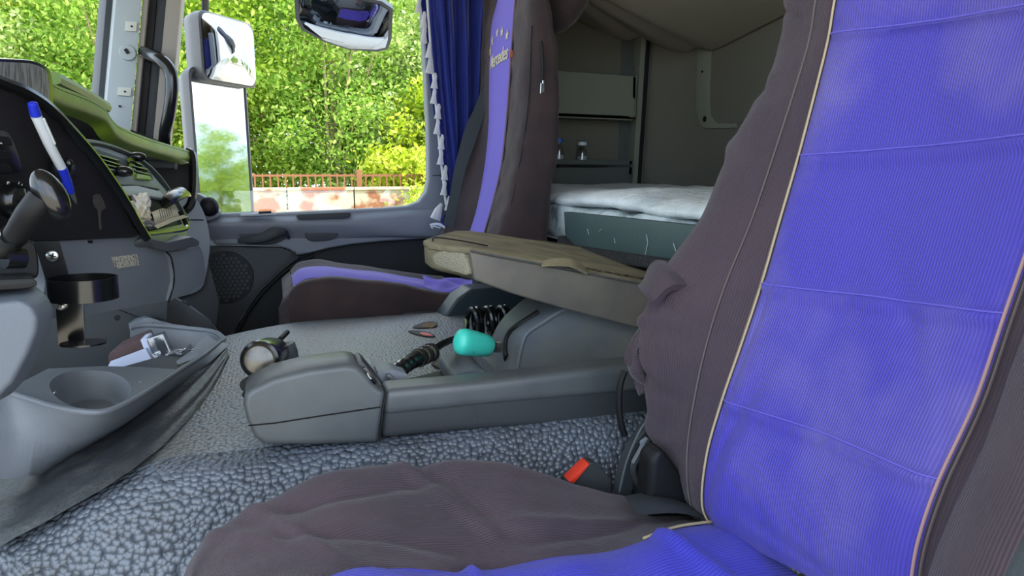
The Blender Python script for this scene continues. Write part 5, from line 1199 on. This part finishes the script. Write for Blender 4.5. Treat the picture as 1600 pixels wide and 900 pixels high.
# cushion: dark far bolster and blue centre
cA_ = [(296, 905), (302, 880), (318, 852), (360, 815), (430, 778), (492, 747), (565, 731), (655, 722), (745, 722), (830, 738), (905, 758), (985, 778), (1060, 795), (1120, 808)]
yA = [.55, .57, .59, .61, .63, .645, .65, .65, .65, .65, .65, .645, .64, .63]
cr1 = [P(x, y, Y=yy) for (x, y), yy in zip(cA_, yA)]
out0 = [p+V((0 if i > 3 else -.015, .02, -.05)) for i, p in enumerate(cr1)]; out1 = [p+V((0, .01, -.13)) for p in cr1]
cB_ = [(330, 1010), (380, 960), (440, 925), (505, 905), (560, 893), (625, 888), (690, 892), (740, 897), (800, 884), (870, 870), (950, 862), (1005, 845), (1060, 826), (1135, 816)]
bs = [P(x, y, Y=yy) for (x, y), yy in zip(cB_, [.47, .48, .49, .50, .505, .51, .515, .52, .525, .53, .535, .54, .545, .55])]
m1 = [lerp(a_, c_, .25)+V((0, 0, .004)) for a_, c_ in zip(cr1, bs)]; m2 = [lerp(a_, c_, .6)+V((0, 0, .002)) for a_, c_ in zip(cr1, bs)]
def foldsC(u, v, p):
    d_ = .005*noise.noise(p*8)+.0015*noise.noise(p*35)
    x_, y_ = p.x, p.y
    for (ax_, ay_, bx_, by_, w_2, dp) in CF:
        L_ = math.hypot(bx_-ax_, by_-ay_); ex, ey = (bx_-ax_)/L_, (by_-ay_)/L_
        s_ = (x_-ax_)*ex+(y_-ay_)*ey; t_ = -(x_-ax_)*ey+(y_-ay_)*ex
        k_ = 1 if 0 < s_ < L_ else math.exp(-(min(abs(s_), abs(s_-L_))/.02)**2)
        d_ += dp*math.exp(-(t_/w_2)**2)*k_
    return d_*min(1, (1-v)*8)
def xy(px, py, Y_): p = P(px, py, Y=Y_); return (p.x, p.y)
CF = [(*xy(640, 745, .64), *xy(770, 860, .56), .008, -.008), (*xy(650, 742, .64), *xy(780, 850, .56), .022, .008), (*xy(400, 790, .61), *xy(520, 885, .53), .007, -.005), (*xy(480, 800, .60), *xy(660, 790, .62), .007, .006),
      (*xy(790, 850, .57), *xy(1000, 830, .58), .009, -.006), (*xy(850, 860, .55), *xy(1110, 808, .60), .006, .005), (*xy(340, 820, .59), *xy(420, 830, .56), .006, -.004), (*xy(470, 850, .56), *xy(700, 870, .54), .006, .004)]
b = MB(); b.patch([out1, out0, cr1, m1, m2, bs], 12, 7, disp=foldsC); b.build('cushion_bolster', m_ofabh, dr, ang=80)
gC = b.grid
MB().tube(spline([p+V((0, 0, .0025)) for p in bs[-3:]], 6), .0015, 8).build('piping', m_pipe, dr)
bN = [V((p.x+.0, .30, p.z-.012)) for p in bs]; bN2 = [V((p.x, .40, p.z-.006)) for p in bs]; bN1 = [lerp(p, q, .25)+V((0, 0, .010)) for p, q in zip(bs, bN2)]
def foldsD(u, v, p):
    return min(1, v*9)*foldsD0(p)
def foldsD0(p):
    return .004*noise.noise(p*9)+.003*math.sin(p.x*70+math.sin(p.y*30)*2)*max(0, 1-abs(p.y-.5)/.05)-.007*math.exp(-((p.x-.335-(.55-p.y)*.2)/.008)**2)-.006*math.exp(-((p.x-.14)/.007)**2)*max(0, min(1, (p.y-.46)/.05))
b = MB(); b.patch([bs, bN1, bN2, bN], 10, 8, disp=foldsD); b.build('cushion_panel', m_blueh, dr, ang=80)
nB1 = [V((p.x, .24, p.z+.02)) for p in bN]; nB2 = [V((p.x, .19, p.z)) for p in bN]; nB3 = [V((p.x, .18, p.z-.12)) for p in bN]
b = MB(); b.patch([bN, nB1, nB2, nB3], 5, 5); b.build('cushion_near_bolster', m_ofabh, dr, ang=80)
frt = [r_[0] for r_ in (out1, out0, cr1, m1, bs, bN1, bN2, bN, nB1, nB2, nB3)]
b = MB(); b.rings([frt, [p+V((-.02, 0, -.03)) for p in frt], [p+V((-.01, 0, -.12)) for p in frt]], closed=False, caps=False); b.build('cushion_front', m_ofabh, dr, ang=70)
b = MB(); b.patch([PX([(975, 775), (1010, 770), (1045, 775), (1100, 797)], Y=.60), PX([(985, 790), (1030, 782), (1080, 792), (1120, 808)], Y=.57), PX([(1000, 805), (1060, 802), (1120, 815), (1140, 822)], Y=.55)], 4, 4); b.build('rear_gusset', m_doordk, dr)
MB().box((.20, .42, -.56), (.42, .40, .34)).build('seat_base', m_black, dr, bevel=.02)
MB().prism(PX([(1560, 905), (1575, 870), (1605, 815), (1650, 800), (1650, 960), (1560, 960)], Y=.165), (0, -.03, 0)).build('side_trim', m_doordk, dr, bevel=.004)
db = thing('seat_buckle', 'seat belt buckle with a bright red release button beside the driver backrest', 'buckle', P(915, 775, Y=.672))
MB().prism(PX([(888, 756), (922, 722), (932, 724), (956, 748), (957, 780), (900, 780)], Y=.674), (0, .018, 0)).build('shell', m_consdk, db, bevel=.003, seg=3)
MB().prism(PX([(889, 753), (919, 724), (923, 725), (897, 756)], Y=.668), (0, .018, 0)).build('release_button', m_red, db, bevel=.0015)

# ---------------------------------------------------------------- lift everything so that the ground outside is z = 0
for o in list(COL.objects):
    if o.parent is None and o.type != 'CAMERA': o.location.z += G
